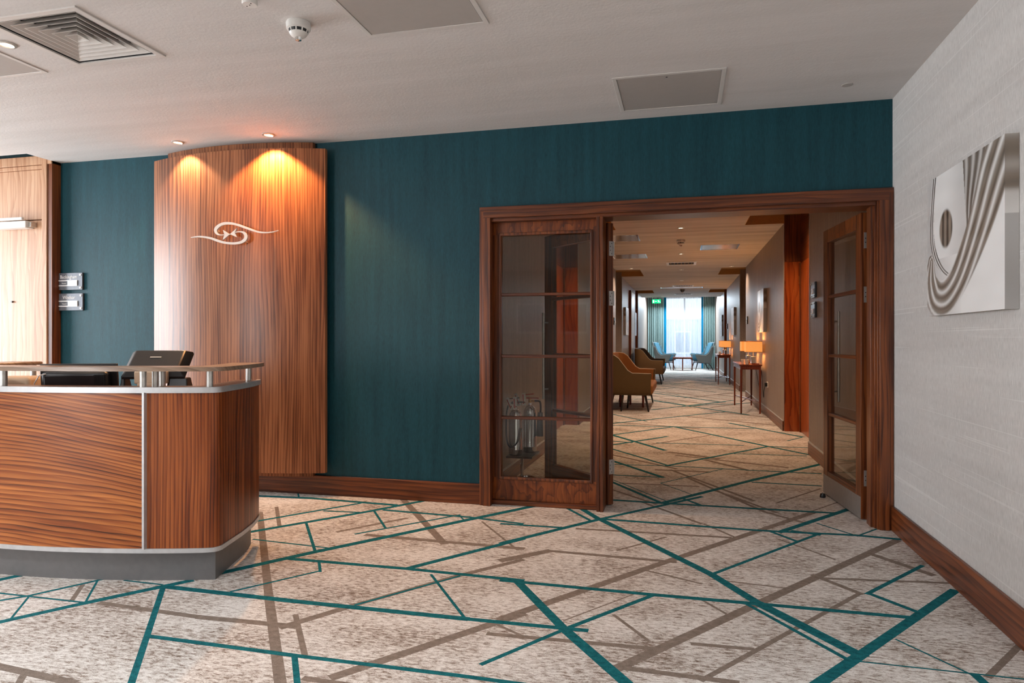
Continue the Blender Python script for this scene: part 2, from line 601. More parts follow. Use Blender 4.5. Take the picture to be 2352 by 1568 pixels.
def m_sheer():
    t = NT('sheer_voile')
    t.n.remove(t.bs)
    tr = t.add('ShaderNodeBsdfTransparent')
    tl = t.add('ShaderNodeBsdfTranslucent')
    df = t.add('ShaderNodeBsdfDiffuse')
    for x in (tl, df): x.inputs[0].default_value = (0.88, 0.92, 0.98, 1)
    m1 = t.add('ShaderNodeMixShader')
    m1.inputs[0].default_value = 0.4
    t.ln(tl.outputs[0], m1.inputs[1]); t.ln(df.outputs[0], m1.inputs[2])
    m2 = t.add('ShaderNodeMixShader')
    n = t.noise(t.coords((25, 1, 0.4)), 1, 2)
    t.ln(t.math('MULTIPLY_ADD', n, 0.5, 0.28, clamp=True), m2.inputs[0])
    t.ln(tr.outputs[0], m2.inputs[1]); t.ln(m1.outputs[0], m2.inputs[2])
    t.ln(m2.outputs[0], t.out.inputs[0])
    return t.m


M['sheer'] = m_sheer()


def m_shade():
    t = NT('lit_lamp_shade')
    t.bs.inputs['Base Color'].default_value = srgb(225, 190, 140)
    tc = t.add('ShaderNodeTexCoord')
    n = t.noise(t.coords((240, 240, 240)), 1, 2)
    t.ln(t.ramp(n, [(0.3, srgb(226, 122, 44)), (0.7, srgb(244, 158, 74))]), t.bs.inputs['Emission Color'])
    t.bs.inputs['Emission Strength'].default_value = 0.6
    return t.fin(0.8)


M['shade'] = m_shade()
M['shade_rim'] = plain('shade_rim_brown', srgb(120, 60, 26), 0.6)
TEAL = [(-2.817,2.289,-2.646,2.546,0.042),(-2.646,2.546,-2.379,2.915,0.046),(-3.331,2.661,-3.272,2.775,0.048),(-3.072,2.454,-2.977,2.553,0.024),(-2.977,2.553,-2.817,2.829,0.025),(-3.19,2.549,-2.646,2.552,0.016),(-2.964,2.547,-2.798,2.318,0.011),(-2.831,2.802,-2.652,2.559,0.011),(-2.452,2.812,-1.839,1.949,0.026),(-2.103,2.326,-1.437,2.318,0.029),(-1.437,2.318,-0.781,2.322,0.027),(-0.781,2.322,-0.504,2.317,0.026),(-1.435,2.322,-1.269,2.077,0.023),(-2.452,2.812,-1.736,2.799,0.044),(-1.736,2.799,-0.902,2.801,0.042),(-0.902,2.801,-0.386,2.81,0.035),(-2.702,2.835,-2.475,2.831,0.015),(-2.303,3.052,-2.025,3.47,0.052),(-2.025,3.47,-0.917,4.993,0.054),(-2.618,3.745,-2.15,4.361,0.048),(-2.15,4.361,-1.647,5.114,0.047),(-2.748,3.955,-2.299,4.59,0.035),(-2.082,3.335,-1.405,3.339,0.04),(-1.405,3.339,-0.775,3.316,0.038),(-1.405,3.339,-0.937,4.008,0.043),(-1.036,3.891,-0.541,4.57,0.045),(-0.541,4.57,0.14,5.419,0.04),(-2.089,2.833,-1.828,3.198,0.019),(-1.819,3.186,-1.92,3.348,0.016),(-2.398,4.019,-2.013,3.473,0.018),(-2.096,4.406,-1.842,4.033,0.017),(-1.962,3.859,-1.482,4.454,0.024),(-1.438,2.827,-1.099,3.301,0.018),(-1.249,3.288,-0.912,2.808,0.015),(-3.16,4.617,-2.732,4.649,0.055),(-2.732,4.649,-2.024,4.604,0.049),(-2.954,4.827,-2.824,4.633,0.013),(-2.439,4.327,-2.145,4.35,0.029),(-2.042,4.452,-1.405,4.412,0.039),(-1.405,4.412,-1.014,4.338,0.035),(-1.146,4.305,-0.737,4.309,0.036),(-1.48,4.436,-1.41,4.329,0.012),(-2.506,3.607,-1.965,3.561,0.019),(-0.799,3.301,-0.479,2.804,0.045),(-0.479,2.804,-0.159,2.369,0.049),(-0.877,3.294,-0.127,3.28,0.038),(-0.127,3.28,0.309,3.282,0.04),(0.309,3.282,0.959,3.281,0.038),(-0.722,2.423,-0.47,2.807,0.023),(-0.47,2.807,-0.127,3.285,0.027),(-0.74,4.897,-0.541,4.57,0.046),(-0.542,4.581,0.143,3.636,0.051),(0.143,3.636,0.338,3.284,0.051),(0.338,3.284,0.658,2.836,0.06),(-0.799,4.815,-0.585,4.512,0.027),(-0.542,4.581,0.468,4.547,0.044),(0.468,4.547,1.038,4.579,0.042),(1.038,4.579,1.27,4.551,0.042),(0.275,3.279,0.608,2.781,0.023),(0.137,3.627,0.804,4.54,0.025),(0.584,4.536,1.156,5.291,0.044),(0.538,4.534,0.662,4.352,0.029),(0.67,4.588,0.815,4.533,0.037),(0.852,4.815,1.04,4.56,0.017),(1.033,4.559,1.196,4.766,0.015),(-0.509,5.145,0.132,5.129,0.049),(0.132,5.129,1.022,5.129,0.047),(0.417,2.513,0.65,2.834,0.048),(0.65,2.834,1.264,3.686,0.045),(0.844,3.534,1.237,4.051,0.024),(0.852,3.548,1.012,3.344,0.031),(0.643,2.786,1.204,2.782,0.011),(0.829,3.027,1.016,2.758,0.011),(1.017,2.772,1.028,2.681,0.035),(-0.603,5.834,-0.149,5.133,0.038),(-0.149,5.133,0.592,6.18,0.051),(0.592,6.18,1.29,7.108,0.056),(-0.581,5.887,-0.111,5.196,0.013),(-0.179,5.847,0.373,6.645,0.015),(-0.179,5.847,0.076,5.468,0.012),(0.573,6.072,1.099,6.055,0.038),(0.009,5.31,0.141,5.12,0.031),(-0.684,6.615,-0.142,6.661,0.035),(-0.142,6.678,0.935,8.15,0.043),(-0.786,7.598,-0.122,6.666,0.037),(-0.122,6.666,0.712,6.619,0.035),(0.712,6.619,1.199,6.607,0.039),(-0.71,6.86,-0.168,6.097,0.049),(-0.631,6.098,-0.168,6.097,0.035),(0.935,8.15,1.482,8.165,0.042),(-0.117,9.688,0.935,8.15,0.057),(0.935,8.15,1.327,7.604,0.05),(-0.855,8.674,-0.117,9.688,0.05),(-0.995,9.62,-0.117,9.688,0.062),(-0.117,9.688,0.918,9.728,0.061),(0.654,10.295,1.438,9.045,0.06),(1.438,9.045,1.204,8.652,0.024),(-0.902,8.715,-0.185,7.592,0.058),(-0.807,7.798,-0.185,8.689,0.051),(-0.287,8.118,0.663,8.165,0.043),(-1.015,9.811,0.724,11.961,0.06),(0.081,12.79,1.748,14.004,0.071),(-0.547,13.677,0.081,12.79,0.066),(0.081,12.79,1.019,11.512,0.073),(-0.627,15.669,0.709,13.744,0.082),(-0.514,11.932,0.985,14.186,0.06),(-1.152,11.138,-0.522,10.25,0.048),(-0.842,8.141,-0.577,8.072,0.05),(0.535,7.548,1.238,7.582,0.036)]
TAUPE = [(-2.848,4.174,-1.89,2.839,0.04),(-1.89,2.839,-1.314,2.05,0.042),(-2.827,4.342,-2.522,3.906,0.026),(-1.639,2.661,-1.397,2.332,0.024),(-2.063,4.816,-1.361,3.801,0.049),(-2.579,2.566,-2.027,2.539,0.036),(-2.027,2.539,-1.573,2.554,0.041),(-1.624,2.534,-1.438,2.827,0.046),(-1.438,2.827,-1.126,3.278,0.036),(-1.126,3.278,-0.848,3.628,0.041),(-0.956,3.589,-0.736,3.818,0.06),(-1.207,2.203,-0.681,2.913,0.049),(-0.756,2.838,-0.133,3.72,0.05),(-0.133,3.72,0.875,5.105,0.049),(-0.247,2.493,0.295,3.234,0.049),(0.295,3.234,1.244,4.521,0.049),(0.064,2.496,0.809,3.528,0.024),(-0.77,2.681,-0.105,2.709,0.032),(0.038,2.788,0.263,2.797,0.028),(-0.201,2.522,0.185,2.51,0.034),(-0.736,3.818,-0.041,3.791,0.039),(-0.651,4.31,0.281,4.341,0.035),(0.133,4.624,0.319,4.337,0.02),(0.678,3.712,1.301,3.794,0.027),(0.643,3.754,0.819,3.528,0.033),(1.021,4.203,1.237,3.902,0.045),(1.28,3.079,1.054,2.768,0.026),(-0.292,2.998,-0.134,2.776,0.017),(0.065,3.299,0.192,3.119,0.015),(-0.185,3.616,0.09,3.485,0.018),(0.563,4.374,0.807,4.049,0.017),(-0.279,5.117,0.119,4.621,0.028),(0.248,5.669,0.635,5.045,0.033),(-2.456,1.979,-2.07,1.946,0.038),(-2.307,1.97,-2.209,1.842,0.025),(-2.721,2.547,-2.851,2.734,0.022),(-2.093,3.877,-1.803,4.283,0.034),(-1.887,3.858,-0.893,3.821,0.05),(-1.286,4.326,-0.915,3.79,0.016),(-0.493,2.886,-0.181,3.325,0.009),(0.145,3.563,0.484,3.521,0.016),(-0.363,3.919,-0.099,4.256,0.018),(-0.768,2.782,-0.63,2.694,0.016),(-1.302,2.171,-1.016,2.163,0.031),(-0.572,5.529,-0.188,5.089,0.029),(0.039,6.139,0.557,5.043,0.033),(0.557,5.043,0.772,4.811,0.035),(0.217,7.091,0.586,6.615,0.058),(-0.137,7.49,0.35,7.19,0.073),(-0.237,6.437,0.236,6.446,0.049),(0.666,5.337,1.078,5.942,0.018),(-0.345,7.999,0.327,8.918,0.034),(-0.066,7.291,0.953,6.847,0.049),(-0.504,5.766,0.125,5.789,0.035),(-0.108,6.469,0.515,5.371,0.035),(-0.744,7.193,-0.059,6.537,0.044),(0.857,5.118,1.117,5.485,0.013),(-0.957,10.029,0.206,9.55,0.07),(0.07,11.03,1.272,10.187,0.075),(0.439,11.982,1.66,10.824,0.079)]

# ------------------------------------------------------------------ main dimensions (metres)
YW = 4.78        # teal wall face
XR = 1.29        # right wall face
XL = -1.43       # corridor left wall face
ZC = 2.725       # ceiling
YE = 25.2        # end of the low corridor ceiling
YF = 29.15       # end wall
REC = [(7.70, 9.57), (15.10, 16.70), (21.50, 22.85)]     # door recesses, both sides of the corridor

# ------------------------------------------------------------------ floor with woven pattern
def floor_mesh():
    bm = nb()
    X0, X1, Y0, Y1 = -9.0, 1.7, -5.4, 29.6
    nx, ny = 18, 58
    g = [[bm.verts.new((X0 + (X1 - X0) * i / nx, Y0 + (Y1 - Y0) * j / ny, 0)) for j in range(ny + 1)] for i in range(nx + 1)]
    for i in range(nx):
        for j in range(ny):
            bm.faces.new((g[i][j], g[i + 1][j], g[i + 1][j + 1], g[i][j + 1]))
    rnd = random.Random(4)
    teal, taupe = list(TEAL), list(TAUPE)

    def extra(n, xr, yr, lst, wr):
        for _ in range(n):
            x, y = rnd.uniform(*xr), rnd.uniform(*yr)
            a = rnd.choice((0, 0.983, -0.983, 0.983, -0.983)) + rnd.uniform(-0.02, 0.02)
            L = rnd.uniform(0.5, 2.6)
            p, q = (x - L / 2 * math.cos(a), y - L / 2 * math.sin(a)), (x + L / 2 * math.cos(a), y + L / 2 * math.sin(a))
            if min(p[1], q[1]) < yr[0] or max(p[1], q[1]) > yr[1]: continue
            lst.append((p[0], p[1], q[0], q[1], rnd.uniform(*wr)))
    extra(60, (-1.4, 1.3), (12.2, 29.0), teal, (0.02, 0.06))
    extra(50, (-1.4, 1.3), (12.2, 29.0), taupe, (0.03, 0.08))
    extra(44, (-8.5, 1.2), (-5.0, 1.8), teal, (0.03, 0.08))
    extra(34, (-8.5, 1.2), (-5.0, 1.8), taupe, (0.03, 0.09))
    extra(24, (-8.5, -4.3), (1.8, 4.7), teal, (0.03, 0.06))
    rects = []
    for mi, lst in ((2, taupe), (1, teal)):
        for x1, y1, x2, y2, w in lst:
            A, B_ = Vector((x1, y1, 0)), Vector((x2, y2, 0))
            L = (B_ - A).length
            if L < 1e-3: continue
            d = (B_ - A) / L
            n = Vector((-d.y, d.x, 0))
            e = w * 0.25
            rects.append((A, d, n, L, w / 2, e, mi))
            sel = []
            for f in bm.faces:
                pa = [(v.co - A) for v in f.verts]
                s_ = [p.dot(d) for p in pa]
                if max(s_) < -e or min(s_) > L + e: continue
                t_ = [p.dot(n) for p in pa]
                if max(t_) < -w / 2 or min(t_) > w / 2: continue
                sel.append(f)
            geom = set(sel)
            for f in sel:
                geom.update(f.edges); geom.update(f.verts)
            geom = list(geom)
            for co, no in ((A + n * w / 2, n), (A - n * w / 2, n), (A - d * e, d), (B_ + d * e, d)):
                r = bmesh.ops.bisect_plane(bm, geom=geom, dist=1e-5, plane_co=co, plane_no=no)
                geom = list(set(r['geom']) | set(r['geom_cut']))
    for f in bm.faces:
        c = f.calc_center_median()
        mi = 0
        for A, d, n, L, h, e, m in rects:
            p = c - A
            t_ = p.x * n.x + p.y * n.y
            if -h < t_ < h:
                s_ = p.x * d.x + p.y * d.y
                if -e < s_ < L + e:
                    mi = m if m == 1 else (mi or m)
                    if mi == 1: break
        f.material_index = mi
    return bm


tag(obj('floor', floor_mesh(), [M['carpet'], M['carpet_teal'], M['carpet_taupe']]), kind='structure')


def struct(name, bm, mats, parent=None, bevel=0.0, wc=False):
    o = obj(name, bm, mats, parent, bevel=bevel, world_coords=wc)
    if parent is None: o['kind'] = 'structure'
    return o


# ------------------------------------------------------------------ walls
bm = nb(); slab(bm, (-8.6, XR), (0, 2.95), [(XL, XR, 0, 2.16)], YW, YW + 0.17, AX_XZ)
struct('wall_front', bm, M['teal_wall'])
bm = nb(); slab(bm, (-5.0, YW), (0, ZC), [], XR, XR + 0.14, AX_YZ)
struct('wall_right', bm, M['grey_wall'])
bm = nb(); slab(bm, (-5.0, YW), (0, 2.95), [(1.8, 4.4, 0.3, 2.6)], -8.75, -8.6, AX_YZ)
struct('wall_left', bm, M['plain_wall'])
bm = nb(); slab(bm, (-8.6, XR), (0, 2.95), [(-8.15, -6.25, 0.3, 2.6)], -5.2, -5.0, AX_XZ)
struct('wall_rear', bm, M['plain_wall'])
Y2 = YW + 0.17
bm = nb(); slab(bm, (Y2, YF), (0, 3.05), [(a, b, 0, 2.86) for a, b in REC], XR, XR + 0.22, AX_YZ)
struct('wall_corridor_right', bm, M['corridor_wall'])
bm = nb(); slab(bm, (Y2, YF), (0, 3.05), [(a, b, 0, 2.86) for a, b in REC], XL - 0.22, XL, AX_YZ)
struct('wall_corridor_left', bm, M['corridor_wall'])
bm = nb(); slab(bm, (XL - 0.22, XR + 0.22), (0, 3.05), [(-1.0, 1.15, 0.12, 2.98)], YF, YF + 0.2, AX_XZ)
struct('wall_corridor_end', bm, M['plain_wall'])

# ceilings
bm = nb(); slab(bm, (-8.6, XR), (-5.0, YW), [(-8.6, -5.22, 4.467, YW), (-3.258 + 0.03, -2.69 - 0.03, 2.533 + 0.03, 3.11 - 0.03)], ZC, ZC + 0.2, AX_XY)
struct('ceiling_lobby', bm, M['ceiling'])
boxobj('ceiling_recess', (-8.6, -5.1, 4.35, YW, ZC + 0.2, ZC + 0.24), M['ceiling'])['kind'] = 'structure'
holes = [(0.80, XR + 0.22, a, b) for a, b in REC] + [(XL - 0.22, -0.90, a, b) for a, b in REC]
bm = nb(); slab(bm, (XL - 0.22, XR + 0.22), (Y2, YE), holes, ZC, ZC + 0.3, AX_XY)
struct('ceiling_corridor', bm, M['ceiling_corridor'])
boxobj('ceiling_end', (XL - 0.22, XR + 0.22, YE, YF + 0.2, 3.05, 3.1), M['ceiling_corridor'])['kind'] = 'structure'
for a, b in REC:
    for x0, x1 in ((0.80, XR + 0.22), (XL - 0.22, -0.90)):
        bm = nb()
        t = 0.008
        z0, z1 = ZC + 0.002, ZC + 0.12
        box(bm, x0, x1, a, b, z1, z1 + 0.02)
        box(bm, x0, x1, b - t, b, z0, z1)
        box(bm, x0, x1, a, a + t, z0, z1)
        if x0 > 0: box(bm, x0, x0 + t, a + t, b - t, z0, z1)
        else: box(bm, x1 - t, x1, a + t, b - t, z0, z1)
        bmesh.ops.remove_doubles(bm, verts=bm.verts[:], dist=1e-5)
        struct('ceiling_recess', bm, M['pocket'])

# windows (lobby left, lobby rear, corridor end)
def window(name, plane, u0, u1, z0, z1, pos, n, m=M['white_metal']):
    r = empty(name, (0, 0, 0)); r['kind'] = 'structure'
    bm = nb()
    f = 0.06
    cols = [u0 + (u1 - u0) * i / n for i in range(n + 1)]
    hs = [(cols[i] + f / 2, cols[i + 1] - f / 2, z0 + f, z1 - f) for i in range(n)]
    slab(bm, (u0, u1), (z0, z1), hs, pos, pos + 0.05, AX_XZ if plane == 'x' else AX_YZ)
    obj('window_frame', bm, m, r)
    return r


window('window_1', 'y', 1.8, 4.4, 0.3, 2.6, -8.70, 3)
window('window_2', 'x', -8.15, -6.25, 0.3, 2.6, -5.12, 2)
w3 = window('window_3', 'x', -1.0, 1.15, 0.12, 2.98, YF + 0.08, 2)
M['window_glass'] = glass('clear_window_glass', (0.97, 0.98, 0.98, 1))
for xa, xb in ((-0.97, 0.045), (0.105, 1.12)):
    boxobj('glass_pane', (xa, xb, YF + 0.10, YF + 0.105, 0.18, 2.92), M['window_glass'], w3)

# baseboards
def base(name, b, m, bead=None):
    o = boxobj(name, b, m, bevel=0.004)
    o['kind'] = 'structure'
    return o


base('baseboard_right', (XR - 0.018, XR, -5.0, 4.74, 0, 0.155), M['walnut_y'])
base('baseboard_front', (-5.19, XL, YW - 0.018, YW, 0, 0.15), M['walnut_h'])
for x0, x1, nm in ((XR - 0.016, XR, 'baseboard_corridor_right'), (XL, XL + 0.016, 'baseboard_corridor_left')):
    ys = [Y2] + [v for r in REC for v in r] + [YF]
    for k in range(0, len(ys), 2):
        o = base(nm, (x0, x1, ys[k], ys[k + 1], 0, 0.13), M['walnut_y'])
        boxobj('top_edge_highlight', (x0 - 0.002 if x0 > 0 else x0, x1 if x0 > 0 else x1 + 0.002, ys[k], ys[k + 1], 0.130, 0.138), M['alu_trim'], o)  # pale strip stands in for the highlight along the baseboard's top edge

# bright metal corner strips where the corridor wall turns into the door recesses
tn = 1
for xs, sgn in ((XR, 1), (XL, -1)):
    for a, b in REC:
        for yy in (a, b):
            o = boxobj('trim_%d' % tn, (xs - 0.004, xs + 0.004, yy - 0.006, yy + 0.006, 0.14, ZC), M['alu_trim'])
            o['kind'] = 'structure'
            tn += 1

# ------------------------------------------------------------------ doorway between lobby and corridor
def hinge(parent, p, axis='x', size=0.1, mat=None, flip=1):
    """leaf plate on a face whose normal is -y (axis x) or along x (axis y)"""
    mat = mat or M['steel']
    bm = nb()
    x, y, z = p
    if axis == 'x':
        box(bm, x - 0.034, x, y - 0.003, y, z - size / 2, z + size / 2)
        cyl(bm, (x + 0.006, y - 0.004, z - size / 2), (x + 0.006, y - 0.004, z + size / 2), 0.0065, n=10)
    else:
        box(bm, x - 0.0015, x + 0.0015, y - 0.03, y, z - size / 2, z + size / 2)
        cyl(bm, (x, y + 0.006, z - size / 2), (x, y + 0.006, z + size / 2), 0.0065, n=10)
    h = obj('hinge', bm, mat, parent, bevel=0.0)
    bm = nb()
    for k, dz in enumerate((-0.35, -0.13, 0.13, 0.35)):
        if axis == 'x':
            xx = x - 0.012 - 0.012 * (k in (1, 2))
            cyl(bm, (xx, y - 0.0042, z + dz * size), (xx, y - 0.002, z + dz * size), 0.0035, n=8)
    if axis == 'x':
        obj('screw', bm, M['black_soft'], h)
    else:
        bm.free()
    return h


fr = empty('door_1', (0, 0, 0)); fr['kind'] = 'structure'
FY = 4.735
bm = nb()      # architrave, two-step profile, left / head / right
box(bm, XL, XL + 0.03, FY + 0.012, FY + 0.045, 0, 2.155)
box(bm, XL + 0.027, XL + 0.085, FY, FY + 0.045, 0, 2.128)
obj('architrave', bm, M['walnut_v'], fr, bevel=0.003)
bm = nb()
box(bm, XR - 0.03, XR - 0.001, FY + 0.012, FY + 0.045, 0, 2.155)
box(bm, XR - 0.085, XR - 0.027, FY, FY + 0.045, 0, 2.128)
obj('architrave', bm, M['walnut_v'], fr, bevel=0.003)
bm = nb()
box(bm, XL, XR - 0.001, FY + 0.011, FY + 0.045, 2.128, 2.160)
box(bm, XL + 0.03, XR - 0.03, FY - 0.001, FY + 0.045, 2.078, 2.130)
obj('head_architrave', bm, M['walnut_h'], fr, bevel=0.003)
# linings
boxobj('jamb_lining', (XL, XL + 0.075, FY + 0.04, 4.97, 0, 2.09), M['walnut_v'], fr, 0.002)
boxobj('jamb_lining', (1.185, XR, FY + 0.04, 4.93, 0, 2.09), M['walnut_v'], fr, 0.002)
bm = nb()
box(bm, 1.168, 1.187, 4.80, 4.90, 0, 2.07)
box(bm, 1.195, 1.212, 4.75, 4.78, 0, 2.08)
obj('door_stop_bead', bm, M['walnut_v'], fr, bevel=0.002)
boxobj('head_lining', (XL + 0.07, 1.19, FY + 0.03, 4.97, 2.055, 2.10), M['walnut_h'], fr, 0.002)
bm = nb()
box(bm, -0.585, -0.562, 4.765, 4.95, 0, 2.06)
box(bm, -0.560, -0.536, 4.758, 4.95, 0, 2.06)
obj('mullion', bm, M['walnut_v'], fr, bevel=0.003)
# fixed side panel
sx0, sx1, gy = XL + 0.075, -0.585, 4.86
bm = nb()
box(bm, sx0, sx0 + 0.065, gy - 0.022, gy + 0.022, 0.19, 1.97)
obj('side_stile', bm, M['walnut_v'], fr, bevel=0.002)
boxobj('side_stile', (-0.632, sx1, gy - 0.022, gy + 0.022, 0.19, 1.97), M['walnut_v'], fr, 0.002)
boxobj('top_rail', (sx0, sx1, gy - 0.022, gy + 0.022, 1.965, 2.06), M['crotch'], fr, 0.002)
boxobj('bottom_rail', (sx0, sx1, gy - 0.022, gy + 0.022, 0.03, 0.195), M['crotch'], fr, 0.002)
boxobj('threshold_bead', (sx0, sx1, gy - 0.06, gy + 0.022, 0, 0.03), M['walnut_h'], fr, 0.003)
bm = nb()
slab(bm, (sx0 + 0.045, -0.618), (0.18, 1.98), [(sx0 + 0.063, -0.636, 0.2, 1.96)], gy - 0.034, gy - 0.02, AX_XZ)
obj('glazing_bead', bm, M['walnut_v'], fr, bevel=0.003)
for z in (0.63, 1.08, 1.53):
    boxobj('glazing_bar', (sx0 + 0.06, -0.63, gy - 0.02, gy + 0.02, z - 0.011, z + 0.011), M['walnut_h'], fr, 0.004)
zs = [0.2, 0.63, 1.08, 1.53, 1.96]
for k in range(4):
    boxobj('glass_pane', (sx0 + 0.062, -0.633, gy - 0.002, gy + 0.002, zs[k] + 0.0, zs[k + 1] - 0.0), M['glass'], fr)


def glass_leaf(name, loc, rz, L=0.80, kick=True, side=1):
    """hinged at local origin, runs along local +y, thickness in +x (side=1) or -x"""
    r = empty(name, loc, rz); r['kind'] = 'structure'
    T = 0.052 * side
    x0, x1 = min(0, T), max(0, T)
    H = 2.045
    boxobj('hinge_stile', (x0, x1, 0, 0.10, 0.008, H), M['walnut_v'], r, 0.002)
    boxobj('closing_stile', (x0, x1, L - 0.10, L, 0.008, H), M['walnut_v'], r, 0.002)
    boxobj('top_rail', (x0, x1, 0.10, L - 0.10, H - 0.10, H), M['crotch'], r, 0.002)
    boxobj('bottom_rail', (x0, x1, 0.10, L - 0.10, 0.008, 0.19), M['walnut_y'], r, 0.002)
    for z in (0.63, 1.08, 1.53):
        boxobj('glazing_bar', (x0 + 0.006, x1 - 0.006, 0.10, L - 0.10, z - 0.012, z + 0.012), M['walnut_y'], r, 0.003)
    zz = [0.19, 0.63, 1.08, 1.53, H - 0.10]
    for k in range(4):
        boxobj('glass_pane', ((x0 + x1) / 2 - 0.002, (x0 + x1) / 2 + 0.002, 0.10, L - 0.10, zz[k] + (0.012 if k else 0), zz[k + 1] - (0.012 if k < 3 else 0)), M['glass'], r)
    for sx in ((1,) if side > 0 else (0,)):
        xx = x0 - 0.045 if sx == 0 else x1 + 0.045
        xf = x0 if sx == 0 else x1
        bm = nb()
        cyl(bm, (xx, L - 0.05, 0.72), (xx, L - 0.05, 1.42), 0.011, n=12)
        for z in (0.80, 1.34):
            cyl(bm, (xx, L - 0.05, z), (xf, L - 0.05, z), 0.007, n=8)
        obj('pull_handle', bm, M['steel'], r, smooth=True)
    if kick:
        for xf in (x0 - 0.0015, x1):
            boxobj('kick_plate', (xf, xf + 0.0015, 0.004, L - 0.004, 0.01, 0.155), M['kick_steel'], r)
    return r


dl = glass_leaf('door_2', (1.150, 4.965, 0), math.atan2(0.083, 0.81), 0.81, True, 1)
for z in (0.28, 1.50, 1.86):
    hinge(dl, (0.052, 0.0, z), 'x', 0.105)
dl2 = glass_leaf('door_3', (-0.489, 4.985, 0), math.radians(46), 0.80, False, -1)
for z in (0.28, 1.50, 1.86):
    hinge(dl2, (-0.006, 0.0, z), 'x', 0.105)

# ------------------------------------------------------------------ lobby left door (pale veneer, tall surround)
d4 = empty('door_4', (-5.75, 4.75, 0)); d4['kind'] = 'structure'
XQ = -5.215
bm = nb()
box(bm, XQ - 0.045, XQ, 4.695, YW, 0, 2.77)
obj('outer_frame', bm, M['walnut_v'], d4, bevel=0.003, world_coords=True)
boxobj('inner_frame', (XQ - 0.10, XQ - 0.048, 4.685, YW, 0, 2.77), M['door_oak'], d4, 0.003, wc=True)
boxobj('head_frame', (-6.6, XQ, 4.688, YW, 2.70, 2.775), M['door_oak'], d4, 0.003, wc=True)
boxobj('head_bead', (-6.6, XQ - 0.09, 4.70, YW, 2.665, 2.697), M['door_oak'], d4, 0.003, wc=True)
boxobj('transom_panel', (-6.5, XQ - 0.102, 4.715, YW, 2.235, 2.663), M['door_oak'], d4, 0.002, wc=True)
boxobj('door_leaf', (-6.25, XQ - 0.104, 4.715, YW, 0.01, 2.228), M['door_oak'], d4, 0.002, wc=True)
bm = nb(); cyl(bm, (-5.66, 4.713, 1.53), (-5.66, 4.70, 1.53), 0.008, n=12)
obj('peephole', bm, M['black'], d4, smooth=True, world_coords=True)
for z in (0.3, 1.62, 2.02):
    boxobj('hinge', (XQ - 0.112, XQ - 0.098, 4.708, 4.716, z - 0.05, z + 0.05), M['steel'], d4, wc=True)
dc = boxobj('door_closer', (-5.78, -5.43, 4.635, 4.713, 2.155, 2.215), M['white'], d4, 0.005, wc=True)
boxobj('closer_arm', (-6.0, -5.46, 4.625, 4.65, 2.222, 2.245), M['white'], dc, 0.003)
boxobj('end_cap', (-5.428, -5.40, 4.66, 4.714, 2.165, 2.205), M['steel'], dc, 0.002)

# ------------------------------------------------------------------ recess doors along the corridor
dn = 5
for k, (a, b) in enumerate(REC):
    for side in (1, -1):
        r = empty('door_%d' % dn, ((XR + 0.22) if side > 0 else (XL - 0.22), (a + b) / 2, 0)); r['kind'] = 'structure'
        dn += 1
        face = XR if side > 0 else XL
        lo = lambda p, q: (min(p, q), max(p, q))
        red = (side > 0 and k != 1) or (side < 0 and k != 1)
        mat = M['red_door'] if red else M['corridor_wall']
        x0, x1 = lo(face + side * 0.006, face + side * 0.215)
        boxobj('far_lining', (x0, x1, b - 0.02, b, 0.0, 2.22), mat, r, 0.002, wc=True)
        boxobj('far_lining_head', (x0, x1, b - 0.018, b, 2.222, ZC + 0.11), M['walnut_v'] if red else M['corridor_wall'], r, 0.002, wc=True)
        boxobj('near_lining', (x0, x1, a, a + 0.02, 0.0, ZC + 0.11), M['walnut_v'], r, 0.002, wc=True)
        x0, x1 = lo(face + side * 0.20, face + side * 0.255)
        boxobj('door_leaf', (x0, x1, a + 0.08, b - 0.08, 0.005, 2.2), M['red_door'] if k == 0 else M['walnut_v'], r, 0.002, wc=True)
        boxobj('door_jamb', lo(face + side * 0.185, face + side * 0.255) + (b - 0.08, b - 0.021, 0, 2.2), M['walnut_v'], r, 0.002, wc=True)
        boxobj('door_jamb', lo(face + side * 0.185, face + side * 0.255) + (a + 0.021, a + 0.08, 0, 2.2), M['walnut_v'], r, 0.002, wc=True)
        boxobj('transom_panel', (x0, x1, a + 0.02, b - 0.02, 2.2, ZC + 0.14), M['walnut_y'], r, 0.002, wc=True)
        if k == 0:
            for z in (0.28, 1.62, 1.98):
                xx = face + side * 0.18
                boxobj('hinge', lo(xx, xx + side * 0.03) + (b - 0.026, b - 0.0205, z - 0.05, z + 0.05), M['brass'], r, wc=True)

# ------------------------------------------------------------------ curved feature panel with emblem
def arc_pts(xc, half, y_edge, sag, n=28, dy=0.0):
    R = (half * half + sag * sag) / (2 * sag)
    cy = y_edge - sag + R
    out = []
    for i in range(n + 1):
        x = xc - half + 2 * half * i / n
        out.append((x, cy - math.sqrt(R * R - (x - xc) ** 2) + dy))
    return out


fp = empty('feature_panel', (-3.415, 4.70, 0))
tag(fp, 'tall curved walnut feature panel mounted on the teal wall behind the desk', 'wall panel')
bm = nb(); strip_prism(bm, arc_pts(-3.415, 0.773, 4.70, 0.14), arc_pts(-3.415, 0.773, 4.70, 0.14, dy=0.032), 0.185, 2.655)
obj('front_board', bm, M['panel_v'], fp, smooth=30, world_coords=True)
bm = nb(); strip_prism(bm, arc_pts(-3.43, 0.66, 4.742, 0.10), [(p[0], YW - 0.002) for p in arc_pts(-3.43, 0.66, 4.742, 0.10)], 0.145, ZC - 0.002)
obj('backing_board', bm, M['panel_v'], fp, smooth=30, world_coords=True)


